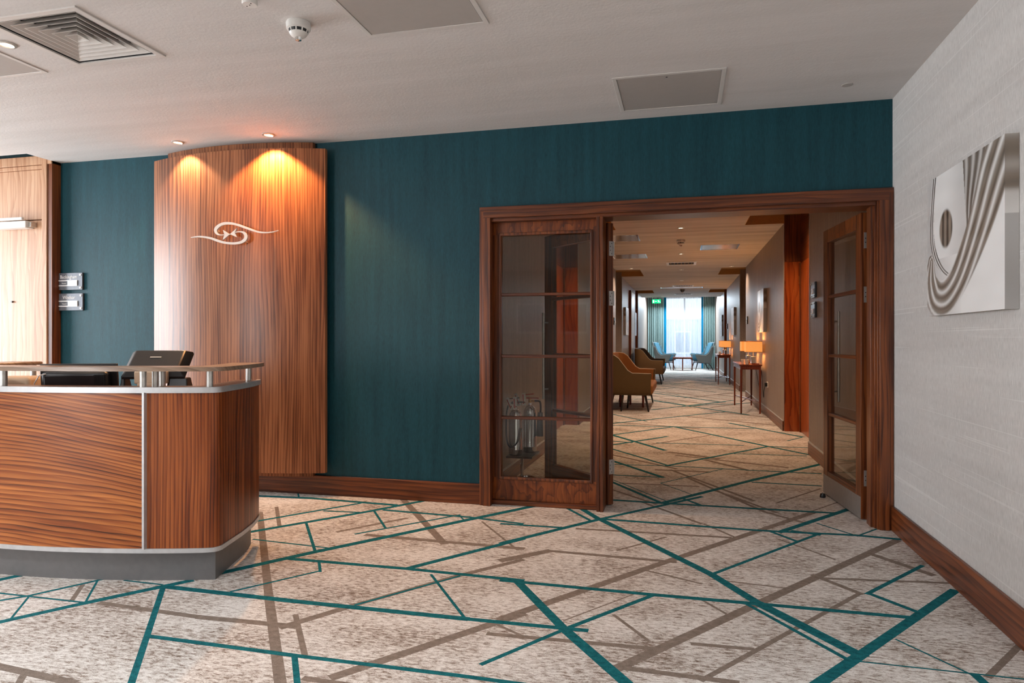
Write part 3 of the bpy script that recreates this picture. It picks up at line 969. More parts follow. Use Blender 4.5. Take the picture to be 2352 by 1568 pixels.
def ribbon(bm, path, th, mi=0):
    """flat ribbon in the xz plane; path = [(x,z,w)]"""
    L, Rr = [], []
    n = len(path)
    for i, (x, z, w) in enumerate(path):
        a, b = path[max(0, i - 1)], path[min(n - 1, i + 1)]
        dx, dz = b[0] - a[0], b[1] - a[1]
        l = math.hypot(dx, dz) or 1
        L.append((x - dz / l * w / 2, z + dx / l * w / 2)); Rr.append((x + dz / l * w / 2, z - dx / l * w / 2))
    F = [[bm.verts.new((p[0], y, p[1])) for p in c] for y in (0, th) for c in (L, Rr)]
    a, b, c, d = F
    for k in range(n - 1):
        for q in ((a[k], b[k], b[k + 1], a[k + 1]), (c[k], c[k + 1], d[k + 1], d[k]), (a[k], a[k + 1], c[k + 1], c[k]), (b[k + 1], b[k], d[k], d[k + 1])):
            bm.faces.new(q).material_index = mi
    bm.faces.new((a[0], c[0], d[0], b[0])); bm.faces.new((a[-1], b[-1], d[-1], c[-1]))


def smooth_path(pts, n=8):
    out = []
    P = [pts[0]] + pts + [pts[-1]]
    for i in range(1, len(P) - 2):
        p0, p1, p2, p3 = P[i - 1:i + 3]
        for k in range(n):
            t = k / n
            out.append(tuple(0.5 * ((2 * p1[j]) + (-p0[j] + p2[j]) * t + (2 * p0[j] - 5 * p1[j] + 4 * p2[j] - p3[j]) * t * t + (-p0[j] + 3 * p1[j] - 3 * p2[j] + p3[j]) * t ** 3) for j in range(3)))
    out.append(pts[-1])
    return out


# emblem: coordinates measured on a 2352x882 view of it; the centre between the two stars is the origin
K = 0.76 / 1985.0
ec = (1005, 465)
E_ = lambda x, y, w: ((x - ec[0]) * K, -(y - ec[1]) * K, w * K)
em = empty('wall_emblem', (-3.345, 4.520, 2.003))
tag(em, 'pale metal swirl emblem with two small stars on the curved walnut panel', 'emblem')
up = [E_(2085, 432, 10), E_(1950, 458, 16), E_(1800, 462, 26), E_(1620, 436, 34), E_(1400, 362, 40), E_(1200, 292, 44), E_(1040, 252, 46), E_(880, 246, 52), E_(760, 282, 60), E_(682, 350, 70), E_(690, 420, 50), E_(740, 460, 28), E_(810, 472, 16), E_(890, 468, 12)]
bm = nb(); ribbon(bm, smooth_path(up), 0.012); obj('upper_swirl', bm, M['white_metal'], em)
lo_ = [E_(100, 498, 12), E_(230, 486, 24), E_(380, 494, 34), E_(560, 528, 42), E_(720, 582, 46), E_(860, 622, 46), E_(1000, 644, 44), E_(1130, 650, 46), E_(1260, 632, 52), E_(1350, 580, 66), E_(1368, 510, 66), E_(1330, 452, 48), E_(1260, 426, 26), E_(1180, 424, 16), E_(1110, 436, 12)]
bm = nb(); ribbon(bm, smooth_path(lo_), 0.012); obj('lower_swirl', bm, M['white_metal'], em)
for star in ([(1005, 465), (850, 375), (880, 465), (845, 575)], [(1005, 465), (1165, 350), (1115, 435), (1168, 530)]):
    bm = nb()
    pts = [E_(x, y, 0) for x, y in star]
    a = [bm.verts.new((p[0], 0.0, p[1])) for p in pts]
    b = [bm.verts.new((p[0], 0.012, p[1])) for p in pts]
    for i0, i1, i2 in ((0, 1, 2), (0, 2, 3)):
        bm.faces.new((a[i0], a[i1], a[i2])); bm.faces.new((b[i2], b[i1], b[i0]))
    for i in range(4):
        j = (i + 1) % 4
        bm.faces.new((a[i], b[i], b[j], a[j]))
    obj('star', bm, M['white_metal'], em)
for x, z in ((-0.30, -0.01), (0.34, 0.005), (-0.12, 0.03), (0.12, -0.06)):
    bm = nb(); cyl(bm, (x, 0.011, z), (x, 0.062, z), 0.004, n=8)
    obj('standoff', bm, M['steel'], em)

# ------------------------------------------------------------------ reception desk
def offset(pts, d):
    out = []
    n = len(pts)
    for i in range(n):
        a, b = Vector(pts[max(0, i - 1)]), Vector(pts[min(n - 1, i + 1)])
        t = (b - a).normalized()
        nr = Vector((-t.y, t.x))
        k = 1.0
        if 0 < i < n - 1:
            t1 = (Vector(pts[i]) - Vector(pts[i - 1])).normalized()
            k = 1 / max(0.55, abs(t1.dot(t)))
        out.append((pts[i][0] + nr.x * d * k, pts[i][1] + nr.y * d * k))
    return out


def front_arc(x0, x1, n):
    return [(x0 + (x1 - x0) * i / n, 6.611 - math.sqrt(3.9 ** 2 - (x0 + (x1 - x0) * i / n + 3.5) ** 2)) for i in range(n + 1)]


SEAM = -2.566
left_side = [(-4.06, 3.45), (-4.07, 3.20), (-4.06, 2.95), (-4.04, 2.80)]
arcL = [(-4.0, 2.752)] + front_arc(-3.95, SEAM, 18)
arcR = front_arc(SEAM, -2.30, 5)
corner = [(-2.276, 2.911), (-2.256, 2.923), (-2.245, 2.941), (-2.243, 2.965)]
side = [(-2.262, 3.05), (-2.295, 3.20), (-2.342, 3.36), (-2.402, 3.50), (-2.425, 3.545)]
LEFT = left_side + arcL
RIGHT = arcR + corner + side
ALL = LEFT + RIGHT[1:]


def inn(d):
    """desk outline moved inwards by d; the tight right-hand corner collapses to one mitred point"""
    c = offset(ALL, d)
    if d > 0.04:
        i0 = len(LEFT) - 1 + len(arcR) - 2
        i1 = i0 + 3 + len(corner)
        a, b = Vector(c[i0 - 1]), Vector(c[i0])
        e, f = Vector(c[i1]), Vector(c[i1 + 1])
        u, v = b - a, f - e
        den = u.x * v.y - u.y * v.x
        t = ((e.x - a.x) * v.y - (e.y - a.y) * v.x) / den
        m = a + u * t
        n = i1 - i0
        for k in range(1, n):
            g = k / n
            c[i0 + k] = (m.x + (g - 0.5) * 0.002, m.y + (g - 0.5) * 0.002)
    return c



dk = empty('reception_desk', (-3.1, 3.2, 0))
tag(dk, 'curved walnut reception desk with raised ledge and grey plinth', 'reception desk')
NL = len(LEFT)
A0, A3 = ALL, inn(0.03)
bm = nb(); strip_prism(bm, A0[:NL], A3[:NL], 0.172, 0.94)
obj('front_panel', bm, M['desk_h'], dk, smooth=30, world_coords=True)['label'] = 'walnut panel with level grain'
bm = nb(); strip_prism(bm, A0[NL - 1:], A3[NL - 1:], 0.172, 0.94)
obj('front_panel', bm, M['desk_v'], dk, smooth=30, world_coords=True)['label'] = 'walnut panel with upright grain'
boxobj('seam_strip', (SEAM - 0.006, SEAM + 0.006, 2.806, 2.835, 0.172, 0.94), M['alu_trim'], dk, wc=True)
o1, o2 = inn(-0.006), inn(0.03)
bm = nb(); strip_prism(bm, o1, o2, 0.150, 0.172); obj('lower_trim', bm, M['alu_trim'], dk, smooth=30, world_coords=True)
bm = nb(); strip_prism(bm, inn(-0.010), inn(0.012), 0.938, 0.966); obj('upper_trim', bm, M['alu_trim'], dk, smooth=30, world_coords=True)
bm = nb(); plate(bm, inn(0.012), inn(0.14), 0.94, 0.964); obj('counter_top', bm, M['top_wood'], dk, smooth=30, world_coords=True)
bm = nb(); strip_prism(bm, inn(0.045), inn(0.07), 0.0, 0.150); obj('plinth', bm, M['plinth'], dk, smooth=30, world_coords=True)
bm = nb(); plate(bm, inn(0.05), inn(0.34), 0.735, 0.76); obj('work_surface', bm, M['top_wood'], dk, smooth=30, world_coords=True)
# three raised ledges
LO, LI = inn(-0.03), inn(0.15)
nS = len(left_side)
bm = nb(); plate(bm, LO[nS + 0:NL], LI[nS + 0:NL], 1.045, 1.066); obj('ledge', bm, M['ledge'], dk, smooth=30, world_coords=True)
bm = nb(); plate(bm, LO[NL - 1:], LI[NL - 1:], 1.045, 1.066); obj('ledge', bm, M['ledge'], dk, smooth=30, world_coords=True)
bm = nb(); box(bm, -4.06, -3.845, 2.99, 3.40, 1.045, 1.066); obj('ledge', bm, M['ledge'], dk, world_coords=True, bevel=0.006)


POSTS = [(-3.375, 2.763), (-2.601, 2.847), (-2.572, 2.895), (-2.575, 2.946), (-2.296, 2.948), (-2.452, 3.485), (-3.875, 3.36), (-3.95, 3.05)]
for p in POSTS:
    bm = nb(); cyl(bm, (p[0], p[1], 0.962), (p[0], p[1], 1.046), 0.0155, n=20)
    obj('ledge_post', bm, M['steel'], dk, smooth=True, world_coords=True)


# ------------------------------------------------------------------ things on the desk
def monitor(x, y, rz):
    r = empty('computer_monitor', (x, y, 0.762), rz)
    tag(r, 'black monitor with vented back half hidden behind the desk ledge', 'monitor')
    T = Matrix.Rotation(math.radians(8), 4, 'X')
    def bx(name, b, m, par=r, bev=0.004):
        bm = nb(); box(bm, *b, M=T); return obj(name, bm, m, par, bevel=bev)
    bx('screen_bezel', (-0.195, 0.195, 0.015, 0.04, 0.0, 0.302), M['black'])
    h = bx('back_housing', (-0.165, 0.165, -0.055, 0.016, 0.02, 0.268), M['black'], bev=0.02)
    bm = nb()
    for k in range(16):
        box(bm, 0.10 + k * 0.004, 0.1015 + k * 0.004, -0.0575, -0.05, 0.06, 0.255, M=T)
    v = obj('vent_slots', bm, M['black_soft'], h); v['kind'] = 'stuff'
    bm = nb(); box(bm, -0.05, 0.03, -0.058, -0.053, 0.175, 0.20, M=T); obj('cable_slot', bm, M['black_soft'], h)
    for q in (-0.045, 0.035):
        bm = nb(); cyl(bm, T @ Vector((q, -0.058, 0.15)), T @ Vector((q, -0.054, 0.15)), 0.004, n=8)
        obj('screw', bm, M['steel'], h)
    bm = nb(); box(bm, -0.03, 0.03, -0.02, 0.02, -0.0, 0.03); obj('stand_neck', bm, M['black'], r)
    bm = nb(); box(bm, -0.12, 0.12, -0.09, 0.09, 0.0, 0.012); obj('foot', bm, M['black'], r, bevel=0.004)
    bm = nb(); tube(bm, [T @ Vector(p) for p in ((-0.14, -0.05, 0.26), (-0.165, -0.07, 0.255), (-0.19, -0.07, 0.21), (-0.192, -0.05, 0.12), (-0.18, -0.03, 0.01))], 0.003); obj('cable', bm, M['white'], r, smooth=True)


monitor(-3.29, 3.14, math.radians(26))

pt = empty('till_terminal', (-2.93, 3.29, 0.762), math.radians(24))
tag(pt, 'black touchscreen till with tilted screen on a beige stand', 'till')
T = Matrix.Translation((0, -0.02, 0.212)) @ Matrix.Rotation(math.radians(-54), 4, 'X')
bm = nb()
prof = [(-0.17, 0), (0.17, 0), (0.17, 0.24), (-0.17, 0.24)]
a = [bm.verts.new(T @ Vector((x, 0.0, z))) for x, z in prof]
b = [bm.verts.new(T @ Vector((x * 0.98, -0.018, z * 0.98 + 0.002))) for x, z in prof]
c = [bm.verts.new(T @ Vector((x * 0.78, -0.055, 0.12 + (z - 0.12) * 0.7))) for x, z in prof]
for p, q in ((a, b), (b, c)):
    for i in range(4):
        j = (i + 1) % 4
        bm.faces.new((p[i], p[j], q[j], q[i]))
bm.faces.new(a); bm.faces.new(c[::-1])
hd = obj('screen_housing', bm, M['black'], pt, bevel=0.006)
bm = nb(); box(bm, -0.15, 0.15, -0.001, 0.003, 0.02, 0.22, M=T); obj('screen', bm, M['screen'], hd)
bm = nb(); box(bm, -0.04, 0.02, -0.058, -0.053, 0.13, 0.14, M=T); obj('badge_strip', bm, M['steel'], hd)
bm = nb(); box(bm, -0.085, 0.085, -0.07, -0.02, 0.19, 0.262); obj('stand_hood', bm, M['beige'], pt, bevel=0.008)
bm = nb(); box(bm, -0.07, 0.03, -0.07, 0.04, 0.0, 0.2); obj('stand_column', bm, M['beige'], pt, bevel=0.008)
for x0, x1 in ((-0.17, -0.12), (0.06, 0.21)):
    bm = nb()
    vs = [(x0, -0.10, 0.0), (x1, -0.10, 0.0), (x1, 0.12, 0.0), (x0, 0.12, 0.0), (x0 + (0.02 if x0 > 0 else 0), -0.02, 0.22), (x1 - 0.03, -0.02, 0.22), (x1 - 0.03, 0.06, 0.22), (x0 + (0.02 if x0 > 0 else 0), 0.06, 0.22)]
    v = [bm.verts.new(p) for p in vs]
    for f in ((3, 2, 1, 0), (4, 5, 6, 7), (0, 1, 5, 4), (1, 2, 6, 5), (2, 3, 7, 6), (3, 0, 4, 7)): bm.faces.new([v[i] for i in f])
    obj('base_block', bm, M['black'], pt, bevel=0.006)

pr = empty('receipt_printer', (-3.59, 3.04, 0.7605), math.radians(30))
tag(pr, 'beige box printer behind the desk ledge beside the black monitor', 'printer')
bm = nb(); box(bm, -0.13, 0.07, -0.08, 0.10, 0, 0.235); obj('body', bm, M['beige'], pr, bevel=0.02)
bm = nb(); box(bm, -0.125, -0.085, -0.083, -0.078, 0.155, 0.215); pp = obj('port_plate', bm, M['white'], pr, bevel=0.001)
for z in (0.168, 0.192):
    bm = nb(); box(bm, -0.113, -0.098, -0.085, -0.082, z, z + 0.014); obj('port', bm, M['black_soft'], pp)


# ------------------------------------------------------------------ room signs
def room_sign(loc, rz, word, label, w=0.285, h=0.145, group=None):
    """front faces local -y"""
    r = empty('room_sign', loc, rz)
    tag(r, label, 'sign', group)
    boxobj('backing_plate', (-w / 2, w / 2, -0.012, 0, -h / 2, h / 2), M['sign_dark'], r, 0.001)
    boxobj('face_plate', (-w / 2, w / 2, -0.020, -0.012, -h / 2, h / 2), M['sign_face'], r, 0.001)
    for sx in (-1, 1):
        for sz in (-1, 1):
            bm = nb(); cyl(bm, (sx * (w / 2 - 0.018), -0.020, sz * (h / 2 - 0.018)), (sx * (w / 2 - 0.018), -0.025, sz * (h / 2 - 0.018)), 0.009, n=14)
            obj('fixing_cap', bm, M['letter'], r, smooth=True)
    for z in (0.007, -0.036):
        boxobj('slider_rail', (-w / 2 + 0.036, w / 2 - 0.05, -0.024, -0.020, z - 0.004, z + 0.004), M['letter'], r)
    boxobj('slider', (-0.004, w / 2 - 0.047, -0.028, -0.0242, -0.036, 0.007), M['letter'], r, 0.001)
    text_mesh('lettering', word, 0.043, M['letter'], r, (0, -0.021, h / 2 - 0.048), (PI / 2, 0, 0), 0.0006, xs=0.86)
    text_mesh('lettering', 'Vacant', 0.017, M['letter'], r, (-0.048, -0.0215, -0.021), (PI / 2, 0, 0), 0.0006)
    return r


room_sign((-5.112, YW, 1.700), 0, 'Buckingham', 'grey Buckingham room sign on teal wall, above the Windsor sign')
room_sign((-5.108, YW, 1.524), 0, 'Windsor', 'grey Windsor room sign on teal wall, below the Buckingham sign')

# ------------------------------------------------------------------ canvases with an abstract metallic fold picture
def seg_dist(p, path):
    """signed distance, arc parameter and width at nearest point of a polyline [(x,y,w)]"""
    best = (9, 0, 0, 0)
    n = len(path) - 1
    for i in range(n):
        ax, ay, aw = path[i]; bx_, by_, bw = path[i + 1]
        dx, dy = bx_ - ax, by_ - ay
        t = max(0, min(1, ((p[0] - ax) * dx + (p[1] - ay) * dy) / (dx * dx + dy * dy)))
        ex, ey = p[0] - ax - t * dx, p[1] - ay - t * dy
        d = math.hypot(ex, ey)
        if d < best[0]:
            sg = 1 if dx * ey - dy * ex > 0 else -1
            best = (d, sg * d, (i + t) / n, aw + (bw - aw) * t)
    return best[1], best[2], best[3]


FOLD = smooth_path([(1.02, 1.06, .17), (0.90, 0.84, .18), (0.78, 0.62, .16), (0.62, 0.40, .14), (0.45, 0.22, .13), (0.28, 0.12, .14), (0.13, 0.13, .14), (0.05, 0.25, .11), (0.06, 0.40, .05)], 5)
THIN = smooth_path([(0.12, 1.05, .035), (0.085, 0.80, .03), (0.075, 0.58, .03), (0.13, 0.43, .03), (0.24, 0.32, .022), (0.38, 0.25, .016)], 5)
TAUPE_C, DARK_C, WHITE_C, GREY_C = Vector((0.26, 0.215, 0.175)), Vector((0.075, 0.058, 0.045)), Vector((0.88, 0.88, 0.87)), Vector((0.56, 0.55, 0.54))


def art(s, t):
    sm = lambda a, b, x: (lambda u: u * u * (3 - 2 * u))(max(0, min(1, (x - a) / (b - a))))
    c = GREY_C.lerp(WHITE_C, sm(-0.1, 0.5, s + 0.3 * t - 0.15))
    if s > 0.5 and t < 0.75: c = c.lerp(WHITE_C, 0.9)
    if t > 0.4 and s < 0.6: c = WHITE_C.lerp(GREY_C, sm(0.25, 0.55, s) * 0.6 + 0.1)
    if s < 0.08: c = GREY_C.copy()
    # dark oval
    e = math.hypot((s - 0.29) / 0.10, (t - 0.60) / 0.14)
    c = c.lerp(TAUPE_C * (0.75 + 0.5 * math.sin(s * 95)), sm(1.05, 0.85, e) if e < 1.1 else 0)
    # upper fan of streaks
    if t > 0.42:
        k = (t - 0.42) / 0.58
        l, r_ = 0.585 - 0.06 * k, 0.60 + 0.20 * k
        if l < s < r_:
            q = (s - l) / (r_ - l)
            v = 0.5 + 0.5 * math.sin(q * 19 + 1.5 * math.sin(k * 5))
            c = DARK_C.lerp(WHITE_C, v ** 1.7 * 0.8).lerp(TAUPE_C, 0.35)
    d, a, w = seg_dist((s, t), THIN)
    if abs(d) < w:
        q = d / w
        c = DARK_C.lerp(WHITE_C, (0.5 + 0.5 * math.sin(q * 7 + a * 9)) ** 1.4)
    d, a, w = seg_dist((s, t), FOLD)
    if abs(d) < w:
        q = d / w
        v = 0.5 + 0.5 * math.sin(q * 10.5 + 2.3 * math.sin(a * 8) + 0.6)
        v2 = 0.5 + 0.5 * math.sin(q * 23 + a * 14)
        col = TAUPE_C.lerp(WHITE_C, v ** 2.4 * 0.82).lerp(DARK_C, (1 - v) * v2 * 0.55)
        c = c.lerp(col, sm(1.0, 0.86, abs(q)))
    n = mnoise.noise(Vector((s * 4, t * 9, 0))) * 0.05
    return (max(0, c.x + n), max(0, c.y + n), max(0, c.z + n), 1)


tA = NT('printed_canvas')
at = tA.add('ShaderNodeAttribute'); at.attribute_name = 'picture'
tA.ln(at.outputs['Color'], tA.bs.inputs['Base Color'])
M['canvas'] = tA.fin(0.35, 0, 0.4)


def canvas_mesh(nx, nz, W, Hh, T):
    me = bpy.data.meshes.new('picture_face')
    vs, fs, cs = [], [], []
    # front face lies in the plane x = 0 facing -x; y runs away from the viewer: picture left = far end
    for j in range(nz + 1):
        for i in range(nx + 1):
            s, t = i / nx, j / nz
            vs.append((0, W * (1 - s), Hh * t)); cs.append(art(s, t))
    for j in range(nz):
        for i in range(nx):
            a = j * (nx + 1) + i
            fs.append((a, a + 1, a + nx + 2, a + nx + 1))
    # wrapped near edge
    k0 = len(vs)
    for j in range(nz + 1):
        for i in range(5):
            vs.append((T * i / 4, -0.0002, Hh * j / nz)); 
            c = Vector(art(1.0, j / nz)[:3]).lerp(TAUPE_C, 0.45 + 0.25 * math.sin(j / nz * 9))
            if j / nz < 0.55: c = c.lerp(GREY_C * 0.72, 0.75)
            cs.append((c.x, c.y, c.z, 1))
    for j in range(nz):
        for i in range(4):
            a = k0 + j * 5 + i
            fs.append((a, a + 1, a + 6, a + 5))
    me.from_pydata(vs, [], fs)
    ca = me.color_attributes.new('picture', 'FLOAT_COLOR', 'POINT')
    for i, c in enumerate(cs): ca.data[i].color = c
    me.materials.append(M['canvas'])
    return me


def canvas(y0, label, side=1, W=0.88, z0=1.322, res=(150, 150), me=None, group='canvases on the corridor walls', T=0.05):
    x = XR - T - 0.001 if side > 0 else XL + T + 0.001
    r = empty('canvas_picture', (x, y0, z0), 0)
    if side < 0:
        r.scale = (-1, 1, 1)
    tag(r, label, 'picture', group)
    me = me or canvas_mesh(res[0], res[1], W, 0.695, T)
    o = bpy.data.objects.new('picture_face', me); link(o, r)
    bm = nb(); box(bm, 0.0008, T, 0.0003, W - 0.0003, 0.0003, 0.6947)
    obj('stretcher_body', bm, M['canvas_edge'], r)
    return me


canvas(3.10, 'large abstract silver and brown fold canvas on the pale lobby wall', res=(230, 200), group=None)
me = canvas(11.45, 'canvas on the right corridor wall above the nearer console table', res=(60, 50))
canvas(17.9, 'canvas on the right corridor wall just before the farther console table', me=me)
canvas(23.3, 'canvas on the right corridor wall nearest the curtained window', me=me)
canvas(12.4, 'canvas on the left corridor wall above the nearer tub sofa', -1, me=me)
canvas(17.3, 'canvas on the left corridor wall beyond the second door recess', -1, me=me)
canvas(20.5, 'canvas on the left corridor wall beyond the tall pale panel', -1, me=me)
wp = empty('tall_wall_panel', (XL, 19.6, 0.14))
tag(wp, 'tall pale panel standing proud of the left corridor wall behind the farther sofa', 'wall panel')
boxobj('panel_frame', (0, 0.055, -0.62, 0.62, 0, 2.42), M['table_wood'], wp, 0.003)
boxobj('panel_face', (0.056, 0.066, -0.59, 0.59, 0.03, 2.39), M['white'], wp, 0.002)

# ------------------------------------------------------------------ tub sofas
def tub_sofa(loc, W, label, shell_m, inner_m):
    """local: +x front, y along the back (0..W), z up"""
    r = empty('tub_sofa', loc)
    tag(r, label, 'sofa', 'tub sofas along the corridor')
    Dp = 0.76
    rc = 0.16
    path = []
    for i in range(9): path.append((Dp - (Dp - rc) * i / 8, 0.0))
    for i in range(1, 7):
        a = -PI / 2 - (PI / 2) * i / 6
        path.append((rc + rc * math.cos(a), rc + rc * math.sin(a)))
    for i in range(1, 10): path.append((0.0, rc + (W - 2 * rc) * i / 9))
    for i in range(1, 7):
        a = PI - (PI / 2) * i / 6
        path.append((rc + rc * math.cos(a), W - rc + rc * math.sin(a)))
    for i in range(1, 9): path.append((rc + (Dp - rc) * i / 8, W))
    inner = offset(path[::-1], 0.075)[::-1] if False else None
    # inward normals by shrinking towards the inside
    def inset(d):
        q = []
        n = len(path)
        for i in range(n):
            a, b = Vector(path[max(0, i - 1)]), Vector(path[min(n - 1, i + 1)])
            t = (b - a).normalized()
            nr = Vector((t.y, -t.x))
            q.append((path[i][0] + nr.x * d * (-1), path[i][1] + nr.y * d * (-1)))
        return q
    c = (Dp * 0.5, W * 0.5)
    t1 = inset(0.05)
    if (Vector(t1[16]) - Vector(c)).length > (Vector(path[16]) - Vector(c)).length:
        sg = -1
    else:
        sg = 1
    I = lambda d: inset(d * sg)

    def h(p):
        x = p[0]
        if x > 0.42: return 0.645 - 0.02 * (x - 0.42)
        if x > 0.20: return 0.645 + (0.42 - x) / 0.22 * 0.29
        return 0.935 + (0.20 - x) * 0.12
    rows = [(0.045, lambda p: 0.275), (0.012, lambda p: 0.33), (0.0, lambda p: 0.45), (0.0, lambda p: h(p) - 0.02), (0.012, lambda p: h(p))]
    bm = nb()
    def grid(rows):
        G = []
        for d, f in rows:
            q = I(d)
            G.append([bm.verts.new((q[i][0], q[i][1], f(path[i]))) for i in range(len(path))])
        for A, B_ in zip(G, G[1:]):
            for i in range(len(path) - 1):
                bm.faces.new((A[i], A[i + 1], B_[i + 1], B_[i]))
        return G
    G = grid(rows + [(0.075, lambda p: 0.275)][:0])
    # thickness: front ends and underside
    G2 = grid([(0.012, lambda p: h(p)), (0.04, lambda p: h(p) + 0.003)])
    b0 = [v for v in G[0]]
    bm.faces.new(b0)
    bmesh.ops.remove_doubles(bm, verts=bm.verts[:], dist=1e-4)
    obj('outer_shell', bm, shell_m, r, smooth=60)
    bm = nb()
    grid([(0.04, lambda p: h(p) + 0.003), (0.075, lambda p: h(p) - 0.005), (0.085, lambda p: 0.45), (0.085, lambda p: 0.30)])
    obj('inner_upholstery', bm, inner_m, r, smooth=60)
    # arm fronts
    for y0, y1 in ((0.0, 0.085), (W - 0.085, W)):
        bm = nb()
        box(bm, Dp - 0.03, Dp + 0.012, y0, y1, 0.275, 0.642)
        for v in bm.verts:
            if v.co.z < 0.3: v.co.x -= 0.035; v.co.y += 0.03 if y0 == 0 and v.co.y < 0.01 else (-0.03 if y0 > 0 and v.co.y > W - 0.01 else 0)
        obj('arm_front', bm, shell_m, r, bevel=0.015, seg=3)
    q = I(0.012)
    bm = nb(); tube(bm, [(q[i][0], q[i][1], h(path[i]) + 0.002) for i in range(len(path))], 0.006, 6)
    obj('piping', bm, M['piping'], r, smooth=True)
    bm = nb(); box(bm, 0.07, Dp + 0.03, 0.088, W - 0.088, 0.285, 0.44)
    obj('seat_cushion', bm, inner_m, r, bevel=0.035, seg=3)
    for x, y, dx, dy in ((Dp - 0.10, 0.14, 0.06, -0.03), (Dp - 0.10, W - 0.14, 0.06, 0.03), (0.14, 0.14, -0.06, -0.03), (0.14, W - 0.14, -0.06, 0.03)):
        bm = nb(); cyl(bm, (x, y, 0.30), (x + dx, y + dy, 0), 0.022, 0.013, n=12)
        obj('leg', bm, M['dark_leg'], r, smooth=True)
    for x, y in ((0.30, 0.10), (0.36, 0.66)):
        bm = nb(); cyl(bm, (x, y, 0.30), (x - 0.03, y, 0), 0.022, 0.014, n=12)
        obj('leg', bm, M['dark_leg'], r, smooth=True)
    return r


tub_sofa((-1.27, 11.45, 0), 1.95, 'tweed tub sofa with dark splayed legs, nearest to the glass doors', M['brown_fabric'], M['orange_fabric'])
tub_sofa((-1.27, 18.65, 0), 2.05, 'tweed tub sofa with dark splayed legs, farther down the corridor', M['tan_fabric'], M['greybrown_fabric'])
st = empty('side_table', (-0.88, 12.55, 0))
tag(st, 'low red-brown side table tucked behind the legs of the nearer sofa', 'table')
boxobj('tabletop', (-0.22, 0.22, -0.28, 0.28, 0.235, 0.262), M['red_leg'], st, 0.003)
for x, y in ((-0.2, -0.24), (0.2, -0.24), (-0.06, 0.24)):
    bm = nb(); cyl(bm, (x, y, 0.236), (x, y, 0), 0.022, 0.018, n=10); obj('leg', bm, M['red_leg'], st, smooth=True)

# ------------------------------------------------------------------ console tables with lamps
def console(y0, y1, label):
    x0, x1 = 0.905, 1.235
    r = empty('console_table', ((x0 + x1) / 2, (y0 + y1) / 2, 0))
    tag(r, label, 'table', 'console tables along the right corridor wall')
    boxobj('tabletop', (x0 - 0.01, x1 + 0.01, y0 - 0.01, y1 + 0.01, 0.775, 0.80), M['table_wood'], r, 0.003, wc=True)
    boxobj('apron', (x0 + 0.006, x1 - 0.006, y0 + 0.006, y1 - 0.006, 0.715, 0.776), M['table_wood'], r, 0.002, wc=True)
    for x in (x0 + 0.02, x1 - 0.02):
        for y in (y0 + 0.02, y1 - 0.02):
            bm = nb()
            w0, w1 = 0.019, 0.012
            a = [bm.verts.new((x + sx * w1, y + sy * w1, 0)) for sx, sy in ((-1, -1), (1, -1), (1, 1), (-1, 1))]
            b = [bm.verts.new((x + sx * w0, y + sy * w0, 0.717)) for sx, sy in ((-1, -1), (1, -1), (1, 1), (-1, 1))]
            bm.faces.new(a[::-1]); bm.faces.new(b)
            for i in range(4): bm.faces.new((a[i], a[(i + 1) % 4], b[(i + 1) % 4], b[i]))
            obj('leg', bm, M['table_wood'], r, bevel=0.002, world_coords=True)
    for p, q in (((x0 + 0.02, y0 + 0.02), (x1 - 0.02, y1 - 0.02)), ((x1 - 0.02, y0 + 0.02), (x0 + 0.02, y1 - 0.02))):
        bm = nb(); cyl(bm, (p[0], p[1], 0.185), (q[0], q[1], 0.185), 0.009, n=8)
        obj('stretcher', bm, M['table_wood'], r, smooth=True, world_coords=True)
    return r


console(11.68, 13.16, 'slim dark wood console table with X stretcher, nearer of the two')
console(19.0, 20.5, 'slim dark wood console table with X stretcher, farther of the two')


def table_lamp(x, y, label, power=11):
    r = empty('table_lamp', (x, y, 0.80))
    tag(r, label, 'lamp', 'lit table lamps on the console tables')
    boxobj('base_plate', (-0.085, 0.085, -0.085, 0.085, 0.0, 0.014), M['table_wood'], r, 0.002)
    boxobj('base_block', (-0.035, 0.035, -0.05, 0.05, 0.014, 0.125), M['chrome'], r, 0.003)
    bm = nb(); cyl(bm, (0, 0, 0.125), (0, 0, 0.33), 0.006, n=10); obj('stem', bm, M['steel'], r, smooth=True)
    w, d, z0, z1 = 0.125, 0.16, 0.195, 0.375
    bm = nb()
    slab(bm, (-w, w), (-d, d), [(-w + 0.003, w - 0.003, -d + 0.003, d - 0.003)], z0 + 0.006, z1 - 0.006, AX_XY)
    s_ = obj('lamp_shade', bm, M['shade'], r)
    for z in (z0, z1 - 0.007):
        bm = nb(); slab(bm, (-w - 0.002, w + 0.002), (-d - 0.002, d + 0.002), [(-w + 0.005, w - 0.005, -d + 0.005, d - 0.005)], z, z + 0.007, AX_XY)
        obj('shade_rim', bm, M['shade_rim'], s_)
    bm = nb(); box(bm, -w, w, -0.003, 0.003, 0.325, 0.331); box(bm, -0.003, 0.003, -d, d, 0.3252, 0.3308); obj('shade_carrier', bm, M['steel'], r)
    bm = nb(); lathe(bm, [(0, 0.215), (0.018, 0.225), (0.026, 0.25), (0.02, 0.28), (0.010, 0.30), (0, 0.302)], n=14); obj('bulb', bm, M['lens'], r, smooth=True)
    l = bpy.data.lights.new('lamp_light', 'POINT'); l.energy = power; l.color = (1.0, 0.50, 0.16); l.shadow_soft_size = 0.03
    o = bpy.data.objects.new('lamp_light', l); link(o, r); o.location = (0, 0.045, 0.30)


